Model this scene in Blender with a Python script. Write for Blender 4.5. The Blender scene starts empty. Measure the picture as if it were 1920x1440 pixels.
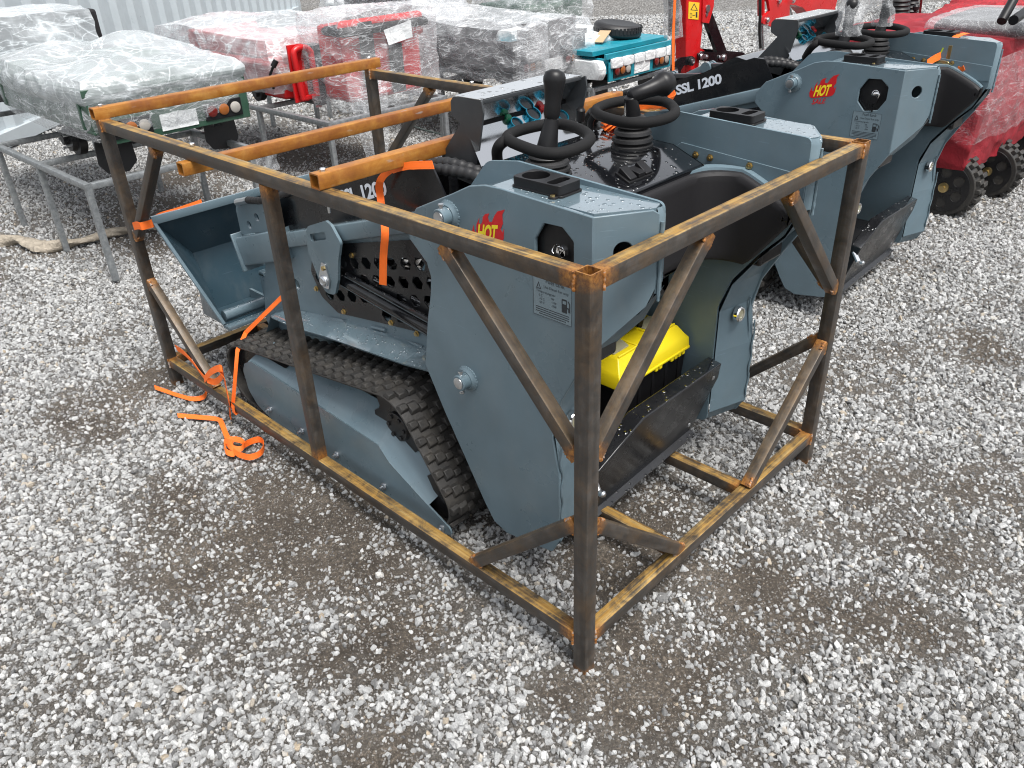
import bpy, bmesh, math, random
from mathutils import Vector, Matrix, noise
from mathutils.geometry import delaunay_2d_cdt
D = bpy.data
SC = bpy.context.scene
COL = SC.collection
R = math.radians
PI = math.pi

# ------------------------------------------------------------------ camera
F_PX = 1514.16
CAM_LOC = Vector((-1.1562, -0.9315, 1.7498))
cam = D.cameras.new('camera'); cam_o = D.objects.new('camera', cam); COL.objects.link(cam_o)
cam.sensor_fit = 'HORIZONTAL'; cam.sensor_width = 36.0; cam.lens = 36.0*F_PX/1920.0
cam.clip_start = 0.05; cam.clip_end = 400.0
CAM_M = Matrix.Rotation(-0.7843, 3, 'Z') @ Matrix.Rotation(1.0389, 3, 'X') @ Matrix.Rotation(-0.0417, 3, 'Z')
cam_o.matrix_world = Matrix.Translation(CAM_LOC) @ CAM_M.to_4x4()
SC.camera = cam_o

# ------------------------------------------------------------------ sky and sun (bright overcast)
SUN_EL, SUN_AZ = R(66), R(190)          # azimuth clockwise from +Y
w = D.worlds.new('World'); SC.world = w; w.use_nodes = True
nt = w.node_tree; nt.nodes.clear()
sky = nt.nodes.new('ShaderNodeTexSky'); sky.sky_type = 'NISHITA'; sky.sun_disc = False
sky.sun_elevation = SUN_EL; sky.sun_rotation = SUN_AZ; sky.air_density = 1.0; sky.dust_density = 3.0; sky.ozone_density = 1.0
hs = nt.nodes.new('ShaderNodeHueSaturation'); hs.inputs['Saturation'].default_value = 0.22
bg = nt.nodes.new('ShaderNodeBackground'); bg.inputs['Strength'].default_value = 0.135
out = nt.nodes.new('ShaderNodeOutputWorld')
nt.links.new(sky.outputs[0], hs.inputs['Color']); nt.links.new(hs.outputs[0], bg.inputs[0]); nt.links.new(bg.outputs[0], out.inputs[0])
sl = D.lights.new('sun', 'SUN'); sl.energy = 2.5; sl.angle = R(24); sl.color = (1.0, 0.97, 0.93)
so = D.objects.new('sun', sl); COL.objects.link(so); so.location = (-4, -4, 12)
sd = Vector((math.sin(SUN_AZ)*math.cos(SUN_EL), math.cos(SUN_AZ)*math.cos(SUN_EL), math.sin(SUN_EL)))
so.rotation_euler = sd.to_track_quat('Z', 'Y').to_euler()
SC.view_settings.view_transform = 'Standard'; SC.view_settings.look = 'None'
SC.view_settings.gamma = 1.0; SC.view_settings.exposure = 0.80
SC.view_settings.use_curve_mapping = False
SC.render.engine = 'CYCLES'
SC.cycles.max_bounces = 8; SC.cycles.transparent_max_bounces = 24; SC.cycles.glossy_bounces = 4
SC.cycles.filter_width = 1.1; SC.cycles.caustics_reflective = False; SC.cycles.caustics_refractive = False

# ------------------------------------------------------------------ helpers
def P(px, py, ax, val):
    """point of the plane axis=val seen at a photo position; gives real 3-D coordinates of what was measured"""
    d = CAM_M @ Vector(((px-960)/F_PX, -(py-720)/F_PX, -1.0))
    k = 'xyz'.index(ax)
    s = (val-CAM_LOC[k])/d[k]
    return CAM_LOC + d*s

def V(*a): return Vector(a)

class MB:
    def __init__(s): s.v = []; s.f = []; s.uv = {}; s.m = {}; s.ue = {}
    def add(s, vs, fs, uvs=None, mi=0):
        b = len(s.v); s.v += [Vector(x) for x in vs]
        for i, f in enumerate(fs):
            if uvs: s.uv[len(s.f)] = uvs[i]
            if mi: s.m[len(s.f)] = mi
            s.f.append(tuple(b+j for j in f))
        return s
    def box(s, x0, x1, y0, y1, z0, z1, mi=0):
        vs = [(x, y, z) for x in (x0, x1) for y in (y0, y1) for z in (z0, z1)]
        return s.add(vs, [(0,1,3,2),(4,6,7,5),(0,4,5,1),(2,3,7,6),(0,2,6,4),(1,5,7,3)], None, mi)
    def obox(s, c, ax, ay, az, sx, sy, sz, mi=0):
        c = Vector(c); vs = []
        for a in (-1, 1):
            for b in (-1, 1):
                for d in (-1, 1): vs.append(c + ax*(a*sx/2) + ay*(b*sy/2) + az*(d*sz/2))
        return s.add(vs, [(0,1,3,2),(4,6,7,5),(0,4,5,1),(2,3,7,6),(0,2,6,4),(1,5,7,3)], None, mi)
    def beam(s, p, q, wd, h=None, up=(0,0,1), cham=0.004, hollow=0.0, off=0.0):
        """square tube with rounded corners, UV u along the length in metres"""
        h = h or wd; p = Vector(p); q = Vector(q); d = (q-p); L = d.length; d.normalize()
        u = Vector(up); sx = d.cross(u)
        if sx.length < 1e-4: sx = d.cross(Vector((1,0,0)))
        sx.normalize(); uu = sx.cross(d).normalized()
        prof = []
        a, b = wd/2, h/2
        for cx, cy, a0 in ((a-cham, b-cham, 0), (-a+cham, b-cham, 90), (-a+cham, -b+cham, 180), (a-cham, -b+cham, 270)):
            for t in (0, 45, 90):
                prof.append((cx+cham*math.cos(R(a0+t)), cy+cham*math.sin(R(a0+t))))
        n = len(prof); per = [0]
        for i in range(n): per.append(per[-1]+math.dist(prof[i], prof[(i+1) % n]))
        vs = [p+sx*x+uu*y for x, y in prof]+[q+sx*x+uu*y for x, y in prof]
        for i in range(n): s.ue[len(s.f)+i] = ((0, L), (0, L), (L, 0), (L, 0))
        fs = []; uv = []
        o = random.random()*20
        for i in range(n):
            j = (i+1) % n; fs.append((i, j, n+j, n+i))
            uv.append(((o, per[i]), (o, per[i+1]), (o+L, per[i+1]), (o+L, per[i])))
        if hollow:
            k = hollow; wi = (a-k)/a; hi = (b-k)/b; dep = d*min(.1, L*.3)
            base = len(vs)
            vs += [p+sx*x*wi+uu*y*hi for x, y in prof]+[q+sx*x*wi+uu*y*hi for x, y in prof]
            vs += [p+dep+sx*x*wi+uu*y*hi for x, y in prof]+[q-dep+sx*x*wi+uu*y*hi for x, y in prof]
            for i in range(n):
                j = (i+1) % n
                fs.append((i, base+i, base+j, j)); uv.append(((o, 0),)*4)
                fs.append((n+i, n+j, base+n+j, base+n+i)); uv.append(((o, 0),)*4)
                fs.append((base+i, base+2*n+i, base+2*n+j, base+j)); uv.append(((o, 0),)*4)
                fs.append((base+n+i, base+n+j, base+3*n+j, base+3*n+i)); uv.append(((o, 0),)*4)
            fs.append(tuple(range(base+2*n, base+3*n))); uv.append(((o, 0),)*n)
            fs.append(tuple(range(base+4*n-1, base+3*n-1, -1))); uv.append(((o, 0),)*n)
        else:
            fs.append(tuple(range(n-1, -1, -1))); uv.append(tuple((o+x, y) for x, y in reversed(prof)))
            fs.append(tuple(range(n, 2*n))); uv.append(tuple((o+x, y) for x, y in prof))
        return s.add(vs, fs, uv)
    def tube(s, pts, r, n=12, closed=False, cap=True, mi=0, flat=1.0):
        pts = [Vector(p) for p in pts]; m = len(pts)
        rs = r if isinstance(r, (list, tuple)) else [r]*m
        T = []
        for i in range(m):
            a = pts[(i-1) % m] if (closed or i > 0) else pts[i]
            b = pts[(i+1) % m] if (closed or i < m-1) else pts[i]
            T.append((b-a).normalized())
        up = Vector((0,0,1)) if abs(T[0].z) < .9 else Vector((1,0,0))
        nx = T[0].cross(up).normalized(); vs = []
        for i in range(m):
            nx = (nx - T[i]*nx.dot(T[i])).normalized(); ny = T[i].cross(nx)
            for k in range(n):
                a = 2*PI*k/n
                vs.append(pts[i]+nx*(rs[i]*math.cos(a))+ny*(rs[i]*flat*math.sin(a)))
        fs = []
        for i in range(m if closed else m-1):
            j = (i+1) % m
            for k in range(n):
                l = (k+1) % n; fs.append((i*n+k, i*n+l, j*n+l, j*n+k))
        if cap and not closed: fs += [tuple(range(n-1, -1, -1)), tuple(range((m-1)*n, m*n))]
        return s.add(vs, fs, None, mi)
    def lathe(s, c, axis, prof, n=24, mi=0):
        """prof: (distance along the axis, radius)"""
        c = Vector(c); a = Vector(axis).normalized()
        x = a.cross(Vector((0,0,1)));
        if x.length < 1e-3: x = a.cross(Vector((1,0,0)))
        x.normalize(); y = a.cross(x); vs = []; fs = []
        for t, r in prof:
            for k in range(n):
                an = 2*PI*k/n; vs.append(c+a*t+x*(max(r, 1e-5)*math.cos(an))+y*(max(r, 1e-5)*math.sin(an)))
        for i in range(len(prof)-1):
            for k in range(n):
                l = (k+1) % n; fs.append((i*n+k, i*n+l, (i+1)*n+l, (i+1)*n+k))
        fs += [tuple(range(n-1, -1, -1)), tuple(range((len(prof)-1)*n, len(prof)*n))]
        return s.add(vs, fs, None, mi)
    def plate(s, outer, holes, fn, t0, t1, mi=0):
        """2-D outline with holes, made solid: fn(a, b, t) -> point"""
        loops = [outer]+list(holes)
        flat = [p for lp in loops for p in lp]; n = len(flat)
        eds = []; o = 0
        for lp in loops:
            m = len(lp); eds += [(o+i, o+(i+1) % m) for i in range(m)]; o += m
        cv, ce, cf, ov, oe, of = delaunay_2d_cdt([Vector(p) for p in flat], eds, [], 0, 1e-7)
        mp = [q[0] if q else 0 for q in ov]
        def pip(lp, x, y):
            c = False; j = len(lp)-1
            for i in range(len(lp)):
                (xi, yi), (xj, yj) = lp[i], lp[j]
                if (yi > y) != (yj > y) and x < (xj-xi)*(y-yi)/(yj-yi)+xi: c = not c
                j = i
            return c
        tris = []
        for t in cf:
            gx = sum(cv[i].x for i in t)/3; gy = sum(cv[i].y for i in t)/3
            if pip(loops[0], gx, gy) and not any(pip(h, gx, gy) for h in loops[1:]): tris.append([mp[i] for i in t])
        vs = [fn(a, b, t0) for a, b in flat]+[fn(a, b, t1) for a, b in flat]
        fs = [tuple(t) for t in tris]+[tuple(n+i for i in reversed(t)) for t in tris]
        o = 0
        for lp in loops:
            m = len(lp)
            for i in range(m):
                j = (i+1) % m; fs.append((o+i, o+j, n+o+j, n+o+i))
            o += m
        return s.add(vs, fs, None, mi)
    def ribbon(s, pts, nrm, wd, th=.0016):
        """webbing: path points, width direction per point"""
        pts = [Vector(p) for p in pts]; m = len(pts); vs = []; uv = []; fs = []; acc = 0
        for i in range(m):
            wdir = Vector(nrm[i] if isinstance(nrm, list) else nrm).normalized()
            t = (pts[min(i+1, m-1)]-pts[max(i-1, 0)]).normalized(); up = t.cross(wdir).normalized()
            for a, b in ((-1, -1), (1, -1), (1, 1), (-1, 1)): vs.append(pts[i]+wdir*(a*wd/2)+up*(b*th/2))
        L = [0]
        for i in range(1, m): L.append(L[-1]+(pts[i]-pts[i-1]).length)
        for i in range(m-1):
            for k in range(4):
                l = (k+1) % 4; fs.append((i*4+k, i*4+l, i*4+4+l, i*4+4+k))
                v0 = (0, 1, 1, 0)[k]; v1 = (1, 1, 0, 0)[k]
                uv.append(((L[i], v0), (L[i], v1), (L[i+1], v1), (L[i+1], v0)))
        fs += [(3, 2, 1, 0), ((m-1)*4, (m-1)*4+1, (m-1)*4+2, (m-1)*4+3)]; uv += [((0, 0),)*4]*2
        return s.add(vs, fs, uv)
    def mirror(s, xc):
        o = MB(); o.v = [Vector((2*xc-p.x, p.y, p.z)) for p in s.v]; o.f = [tuple(reversed(f)) for f in s.f]
        o.uv = {k: tuple(reversed(u)) for k, u in s.uv.items()}; o.m = dict(s.m); o.ue = {k: tuple(reversed(u)) for k, u in s.ue.items()}; return o
    def build(s, name, mat, parent=None, origin=(0,0,0), bevel=0.0, smooth=35, seg=2, sub=0, label=None):
        og = Vector(origin); me = D.meshes.new(name)
        me.from_pydata([p-og for p in s.v], [], s.f)
        mats = mat if isinstance(mat, (list, tuple)) else [mat]
        for m in mats: me.materials.append(m)
        if s.m:
            for k, i in s.m.items(): me.polygons[k].material_index = i
        if s.uv:
            ul = me.uv_layers.new(name='UVMap')
            for k, u in s.uv.items():
                p = me.polygons[k]
                for q, li in enumerate(p.loop_indices):
                    ul.data[li].uv = u[q]
        if s.ue:
            ul = me.uv_layers.new(name='ends')
            for d_ in ul.data: d_.uv = (.004, .004)
            for k, u in s.ue.items():
                for q, li in enumerate(me.polygons[k].loop_indices): ul.data[li].uv = u[q]
        bm = bmesh.new(); bm.from_mesh(me); bmesh.ops.recalc_face_normals(bm, faces=bm.faces); bm.to_mesh(me); bm.free()
        if smooth:
            me.polygons.foreach_set('use_smooth', [True]*len(me.polygons)); me.set_sharp_from_angle(angle=R(smooth))
        me.update()
        o = D.objects.new(name, me); COL.objects.link(o)
        if parent: o.parent = parent
        else: o.location = og
        if bevel:
            b = o.modifiers.new('bevel', 'BEVEL'); b.width = bevel; b.segments = seg; b.limit_method = 'ANGLE'; b.angle_limit = R(40); b.harden_normals = False
        if sub:
            b = o.modifiers.new('sub', 'SUBSURF'); b.levels = sub; b.render_levels = sub
        if label: o['label'] = label
        return o

def fillet(poly, r, n=4):
    out = []; m = len(poly)
    rr = r if isinstance(r, (list, tuple)) else [r]*m
    for i in range(m):
        p0 = Vector(poly[i-1]); p = Vector(poly[i]); p1 = Vector(poly[(i+1) % m])
        a = (p0-p); b = (p1-p); la = a.length; lb = b.length; a.normalize(); b.normalize()
        ri = rr[i]; an = a.angle(b, PI)
        if ri <= 0 or an > PI*.97: out.append((p.x, p.y)); continue
        t = min(ri/math.tan(an/2), la*.45, lb*.45)
        A = p+a*t; B = p+b*t
        for k in range(n+1):
            u = k/n; q = A*(1-u)**2+p*2*u*(1-u)+B*u*u; out.append((q.x, q.y))
    return out
def circ(cx, cy, r, n=24, ph=0): return [(cx+r*math.cos(2*PI*k/n+ph), cy+r*math.sin(2*PI*k/n+ph)) for k in range(n)]
def rect(cx, cy, w_, h_, r=0, n=4):
    p = [(cx-w_/2, cy-h_/2), (cx+w_/2, cy-h_/2), (cx+w_/2, cy+h_/2), (cx-w_/2, cy+h_/2)]
    return fillet(p, r, n) if r else p
def spline(pts, n=6, closed=False):
    pts = [Vector(p) for p in pts]; m = len(pts); o = []
    for i in range(m if closed else m-1):
        g = (lambda k: pts[k % m]) if closed else (lambda k: pts[max(0, min(m-1, k))])
        a, b, c, d = g(i-1), g(i), g(i+1), g(i+2)
        for k in range(n):
            t = k/n; o.append(.5*((2*b)+(c-a)*t+(2*a-5*b+4*c-d)*t*t+(-a+3*b-3*c+d)*t**3))
    if not closed: o.append(pts[-1])
    return o
def empty(name, loc, label=None, cat=None, group=None, rz=0, parent=None):
    o = D.objects.new(name, None); COL.objects.link(o); o.location = loc; o.rotation_euler = (0, 0, rz); o.empty_display_size = .1
    if parent: o.parent = parent
    tag(o, label, cat, group); return o
def tag(o, label=None, cat=None, group=None, kind=None):
    if label: o['label'] = label
    if cat: o['category'] = cat
    if group: o['group'] = group
    if kind: o['kind'] = kind
    return o
def text_mb(txt, size, fn, off=0.0, ext=.0004, align='LEFT', sp=1.0):
    """letters as a thin mesh; fn(x, y, t) maps flat letter space to the surface"""
    cu = D.curves.new('lettering', 'FONT'); cu.body = txt; cu.size = size; cu.offset = off; cu.align_x = align; cu.space_character = sp; cu.resolution_u = 3
    o = D.objects.new('lettering', cu); COL.objects.link(o)
    dg = bpy.context.evaluated_depsgraph_get(); me = D.meshes.new_from_object(o.evaluated_get(dg))
    mb = MB(); mb.add([fn(v.co.x, v.co.y, ext) for v in me.vertices], [tuple(p.vertices) for p in me.polygons])
    D.objects.remove(o); D.curves.remove(cu); D.meshes.remove(me)
    return mb

# ------------------------------------------------------------------ materials
def mat(name, base=(.5,.5,.5), rough=.5, metal=0.0, **kw):
    m = D.materials.new(name); m.use_nodes = True
    b = m.node_tree.nodes['Principled BSDF']
    b.inputs['Base Color'].default_value = (*base, 1); b.inputs['Roughness'].default_value = rough; b.inputs['Metallic'].default_value = metal
    for k, v in kw.items():
        k = k.replace('_', ' ')
        if k in b.inputs: b.inputs[k].default_value = v
    return m
class NT:
    def __init__(s, m): s.m = m; s.t = m.node_tree; s.b = s.t.nodes['Principled BSDF']
    def n(s, typ, **kw):
        nd = s.t.nodes.new('ShaderNode'+typ)
        for k, v in kw.items():
            if k in nd.bl_rna.properties: setattr(nd, k, v)
            else: nd.inputs[k.replace('_', ' ')].default_value = v
        return nd
    def l(s, a, b): s.t.links.new(a, b)
    def coord(s, which='Object', scale=(1,1,1), rot=(0,0,0)):
        tc = s.n('TexCoord'); mp = s.n('Mapping'); mp.inputs['Scale'].default_value = scale; mp.inputs['Rotation'].default_value = rot
        s.l(tc.outputs[which], mp.inputs[0]); return mp.outputs[0]
    def noise(s, co, scale, det=4, rough=.55, dist=0):
        nd = s.n('TexNoise'); nd.inputs['Scale'].default_value = scale; nd.inputs['Detail'].default_value = det; nd.inputs['Roughness'].default_value = rough; nd.inputs['Distortion'].default_value = dist
        s.l(co, nd.inputs['Vector']); return nd.outputs['Fac']
    def ramp(s, fac, stops):
        nd = s.n('ValToRGB'); cr = nd.color_ramp
        while len(cr.elements) < len(stops): cr.elements.new(.5)
        for e, (p, c) in zip(cr.elements, stops):
            e.position = p; e.color = (*c, 1) if isinstance(c, (tuple, list)) else (c, c, c, 1)
        s.l(fac, nd.inputs[0]); return nd.outputs[0]
    def mix(s, fac, a, b, typ='MIX'):
        nd = s.t.nodes.new('ShaderNodeMix'); nd.data_type = 'RGBA'; nd.blend_type = typ
        for i, v in ((0, fac), (6, a), (7, b)):
            if hasattr(v, 'links') or hasattr(v, 'is_linked'): s.l(v, nd.inputs[i])
            elif i == 0: nd.inputs[0].default_value = v
            else: nd.inputs[i].default_value = (*v, 1)
        return nd.outputs[2]
    def math(s, op, a, b=0.0):
        nd = s.n('Math', operation=op)
        for i, v in ((0, a), (1, b)):
            if isinstance(v, (int, float)): nd.inputs[i].default_value = v
            else: s.l(v, nd.inputs[i])
        return nd.outputs[0]
    def bump(s, h, st=.3, dist=.002, prev=None):
        nd = s.n('Bump'); nd.inputs['Strength'].default_value = st; nd.inputs['Distance'].default_value = dist
        s.l(h, nd.inputs['Height'])
        if prev is not None: s.l(prev, nd.inputs['Normal'])
        return nd.outputs[0]
    def up(s):
        g = s.n('NewGeometry'); sp = s.n('SeparateXYZ'); s.l(g.outputs['Normal'], sp.inputs[0]); return sp.outputs[2]
    def col(s, x): s.l(x, s.b.inputs['Base Color'])
    def rgh(s, x): s.l(x, s.b.inputs['Roughness'])
    def nrm(s, x): s.l(x, s.b.inputs['Normal'])

def text_fit(txt, fn, u0, v0, W, H, slant=0.0, off=0.0, ext=.0005, sp=1.0):
    q = text_mb(txt, 1.0, lambda x, y, t: V(x, y, t), off=off, ext=0, sp=sp)
    xs = [p.x for p in q.v]; ys = [p.y for p in q.v]; x0, x1, y0, y1 = min(xs), max(xs), min(ys), max(ys)
    o = MB(); o.add([fn(u0+(p.x-x0)/(x1-x0)*W+slant*(p.y-y0)/(y1-y0)*H, v0+(p.y-y0)/(y1-y0)*H, ext) for p in q.v], q.f); return o
def drops(N, co, st=.9, scale=70):
    """rain drops standing on upward faces: bump of scattered rounded cells"""
    vo = N.n('TexVoronoi', voronoi_dimensions='3D'); vo.inputs['Scale'].default_value = scale; vo.inputs['Randomness'].default_value = 1.0
    dn = N.noise(co, 30, 2)
    N.l(co, vo.inputs['Vector'])
    d = vo.outputs['Distance']
    rnd = N.n('SeparateColor'); N.l(vo.outputs['Color'], rnd.inputs[0])
    lim = N.math('MULTIPLY', rnd.outputs[0], .42)
    h = N.math('SUBTRACT', lim, d); h = N.math('MAXIMUM', h, 0.0); h = N.math('POWER', N.math('MULTIPLY', h, 3.5), .5)
    u = N.math('GREATER_THAN', N.up(), .80)
    return N.math('MULTIPLY', h, u)

def painted(name, base, rough=.38, var=.12, drop=True, dirt=.25, dscale=70, metal=0):
    m = mat(name, base, rough, metal); N = NT(m); co = N.coord()
    n1 = N.noise(co, 5, 5); lo = tuple(c*(1-var) for c in base); hi = tuple(min(1, c*(1+var)) for c in base)
    c = N.ramp(n1, [(.3, lo), (.7, hi)])
    n2 = N.noise(co, 2.2, 8, .7)
    dm = N.ramp(n2, [(.55, 0.0), (.8, dirt)])
    c = N.mix(dm, c, (.12, .11, .10))
    sm = N.ramp(N.noise(N.coord('Object', (1, 1, .35)), 7, 7, .75), [(.50, 0.0), (.72, dirt*.6)]); c = N.mix(sm, c, (.20, .20, .19))
    scr = N.ramp(N.noise(N.coord('Object', (3, 3, 60), (.5, .3, .2)), 3, 3, .5), [(.70, 0.0), (.73, dirt*.9)]); c = N.mix(scr, c, tuple(min(1, x*1.9+.03) for x in base)); N.col(c)
    r = N.ramp(N.noise(co, 9, 6), [(.3, rough*.6), (.7, min(1, rough*1.5))]); N.rgh(r)
    fine = N.noise(co, 260, 2)
    b = N.bump(fine, .05, .0006)
    if drop:
        h = drops(N, co, scale=dscale); b = N.bump(h, 1.0, .0035, b)
    N.nrm(b)
    if drop:
        cw = N.ramp(N.up(), [(.80, 0.0), (.93, 1.0)]); N.l(cw, N.b.inputs['Coat Weight']); N.b.inputs['Coat Roughness'].default_value = .06
        N.l(b, N.b.inputs['Coat Normal']); N.b.inputs['Coat IOR'].default_value = 2.8 if not metal and sum(base) > .3 else 1.9
    return m

M = {}
M['blue'] = painted('blue_grey_paint', (.118, .170, .200), .34)
M['black_semi'] = painted('black_paint', (.007, .0075, .009), .26, drop=True, dirt=.10, dscale=60)
M['dark_grey'] = painted('dark_grey_sheet', (.035, .039, .043), .42, drop=True, dirt=.1, dscale=50)
M['blue_in'] = painted('blue_grey_paint_dull', (.112, .165, .196), .55, drop=False)
M['black'] = painted('black_gloss_paint', (.006, .0065, .008), .10, drop=True, dirt=.12, dscale=60)
M['black_flat'] = painted('black_satin_paint', (.008, .008, .009), .32, drop=False, dirt=.12)
M['ss'] = painted('polished_steel', (.62, .63, .64), .12, .05, drop=True, dirt=.05, dscale=50, metal=1)
M['zinc'] = mat('zinc', (.62, .64, .66), .28, 1.0)
M['gold'] = mat('yellow_zinc', (.55, .42, .20), .32, 1.0)
M['chrome'] = mat('chrome', (.8, .8, .8), .08, 1.0)
M['aqua'] = mat('anodised_blue', (.03, .33, .50), .18, .8)
M['plastic'] = mat('black_plastic', (.009, .009, .010), .40, Specular_IOR_Level=.3)
M['yellow'] = mat('yellow_plastic', (.70, .55, .008), .42)
M['red_btn'] = mat('red_button', (.45, .01, .012), .3)
M['green_btn'] = mat('green_button', (.0, .16, .07), .3)
M['clear'] = mat('smoky_plastic', (.35, .33, .22), .2)
M['white'] = mat('white_vinyl', (.72, .76, .82), .45)
M['decal_red'] = mat('decal_red', (.55, .012, .015), .4)
M['decal_yellow'] = mat('decal_yellow', (.9, .72, .02), .4)
M['ink'] = mat('decal_ink', (.02, .025, .03), .5)
M['label'] = mat('label_film', (.17, .225, .255), .2)
M['glass'] = mat('gauge_glass', (.02, .025, .03), .05)
def m_rubber():
    m = mat('track_rubber', (.022, .021, .02), .62); N = NT(m); co = N.coord()
    c = N.ramp(N.noise(co, 14, 6, .7), [(.35, (.016, .016, .016)), (.6, (.035, .032, .028)), (.8, (.085, .075, .06))]); N.col(c)
    N.nrm(N.bump(N.noise(co, 160, 4), .5, .002)); return m
M['rubber'] = m_rubber()
def m_foam():
    m = mat('black_foam', (.008, .008, .0085), .8, Specular_IOR_Level=.25); N = NT(m); co = N.coord()
    N.nrm(N.bump(N.noise(co, 700, 2), .35, .001)); return m
M['foam'] = m_foam()
def m_steel(name, top_rust=.9, rusty=False):
    m = mat(name, (.2,.2,.2), .45, .0); N = NT(m)
    uvn = N.n('UVMap', uv_map='UVMap')
    def uvc(a, b):
        mp = N.n('Mapping'); mp.inputs['Scale'].default_value = (a, b, 1); N.l(uvn.outputs[0], mp.inputs[0]); return mp.outputs[0]
    ob = N.coord('Object'); st = N.noise(uvc(2.4, 42), 1.0, 6, .65); bl = N.noise(ob, 6, 7, .7); fine = N.noise(ob, 90, 6, .75); bl2 = N.noise(ob, 16, 6, .7, .6)
    mixn = N.math('ADD', N.math('MULTIPLY', st, .45), N.math('MULTIPLY', bl2, .55))
    if rusty:
        c = N.ramp(mixn, [(.30, (.20, .070, .012)), (.5, (.36, .145, .022)), (.68, (.48, .25, .055))])
        c = N.mix(N.ramp(bl, [(.42, 0.0), (.62, .8)]), c, (.20, .060, .018))
        c = N.mix(N.ramp(N.noise(uvc(7, 30), 1.0, 3), [(.66, 0.0), (.72, .7)]), c, (.30, .27, .26))
        k_sc = .6
    else:
        c = N.ramp(mixn, [(.30, (.022, .021, .020)), (.5, (.056, .051, .046)), (.70, (.125, .113, .102))])
        c = N.mix(N.ramp(fine, [(.48, 0.0), (.70, .55)]), c, (.085, .052, .030))
        brn = N.ramp(bl, [(.47, 0.0), (.66, .38)]); c = N.mix(brn, c, N.ramp(bl2, [(.35, (.075, .042, .018)), (.6, (.165, .095, .035))]))
        up = N.math('GREATER_THAN', N.up(), .45)
        rust = N.ramp(N.noise(uvc(1.5, 60), 1.0, 6, .7), [(.30, (.22, .100, .018)), (.5, (.42, .24, .050)), (.64, (.50, .36, .15)), (.72, (.24, .21, .16))])
        k = N.math('MULTIPLY', up, N.ramp(N.math('ADD', N.math('MULTIPLY', bl2, .5), N.math('MULTIPLY', N.noise(uvc(2.0, 130), 1.0, 6, .7), .5)), [(.42, .04), (.56, top_rust)]))
        c = N.mix(k, c, rust)
    # orange heat-rust near the welded ends
    ue = N.n('UVMap', uv_map='ends'); sp = N.n('SeparateXYZ'); N.l(ue.outputs[0], sp.inputs[0])
    de = N.math('MINIMUM', sp.outputs[0], sp.outputs[1]); de = N.math('ADD', de, N.math('MULTIPLY', N.math('SUBTRACT', bl2, .5), .07))
    ke = N.ramp(de, [(.008, .85), (.045, 0.0)])
    if not rusty: c = N.mix(ke, c, N.ramp(fine, [(.35, (.09, .030, .010)), (.5, (.30, .12, .025)), (.66, (.46, .22, .05))]))
    N.col(c)
    N.rgh(N.ramp(bl2, [(.3, .30), (.7, .62)])); N.b.inputs['Metallic'].default_value = .3 if not rusty else .1
    b = N.bump(fine, .35, .0012); b = N.bump(bl2, .15, .002, b); N.nrm(b); return m
M['steel'] = m_steel('mill_steel_tube', .85)
M['steel_brown'] = m_steel('mill_steel_brace', .12)
M['rust'] = m_steel('rusted_tube', rusty=True)
def m_weld():
    m = mat('weld_rust', (.2,.1,.04), .6, .3); N = NT(m); co = N.coord()
    N.col(N.ramp(N.noise(co, 60, 4), [(.35, (.12, .05, .02)), (.5, (.38, .15, .03)), (.66, (.36, .34, .32))]))
    N.nrm(N.bump(N.noise(co, 200, 3), .6, .002)); return m
M['weld'] = m_weld()
def m_galv():
    m = mat('galvanised_steel', (.36,.38,.39), .45, .65); N = NT(m); co = N.coord()
    c = N.ramp(N.noise(co, 35, 5, .7), [(.3, (.20, .215, .225)), (.6, (.36, .38, .39)), (.8, (.50, .52, .53))]); N.col(c); return m
M['galv'] = m_galv()
def m_web():
    m = mat('orange_webbing', (.9, .17, .015), .65); N = NT(m); uv = N.coord('UV', (1, 1, 1))
    sp = N.n('SeparateXYZ'); N.l(uv, sp.inputs[0])
    wv = N.math('SINE', N.math('MULTIPLY', sp.outputs[0], 2600)); wy = N.math('SINE', N.math('MULTIPLY', sp.outputs[1], 60))
    N.nrm(N.bump(N.math('MULTIPLY', wv, wy), .35, .0006))
    ed = N.math('ABSOLUTE', N.math('SUBTRACT', sp.outputs[1], .5)); k = N.ramp(ed, [(.26, 0.0), (.30, .35), (.34, 0.0)])
    N.col(N.mix(k, (.88, .155, .012), (.55, .09, .01))); return m
M['web'] = m_web()
def m_stone():
    m = mat('crushed_limestone', (.5,.5,.48), .72); N = NT(m); co = N.coord()
    oi = N.n('ObjectInfo')
    c = N.ramp(oi.outputs['Random'], [(0, (.15, .15, .15)), (.12, (.30, .30, .295)), (.34, (.46, .465, .465)), (.68, (.57, .575, .57)), (.93, (.68, .685, .68)), (.97, (.62, .60, .56)), (1, (.46, .38, .28))])
    n = N.noise(co, 2.6, 6, .65); k = N.ramp(n, [(.3, .62), (.6, 1.0)])
    c = N.mix(1.0, c, k, 'MULTIPLY')
    at = N.n('Attribute', attribute_name='sc', attribute_type='INSTANCER'); k2 = N.ramp(N.math('MULTIPLY', at.outputs['Fac'], 100.0), [(.22, (.42, .38, .34)), (.55, (1, 1, 1))]); c = N.mix(1.0, c, k2, 'MULTIPLY'); N.col(c)
    g = N.n('NewGeometry'); sp = N.n('SeparateXYZ'); N.l(g.outputs['Position'], sp.inputs[0])
    N.nrm(N.bump(N.noise(co, 7, 5, .7), .5, .08)); return m
M['stone'] = m_stone()
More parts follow.
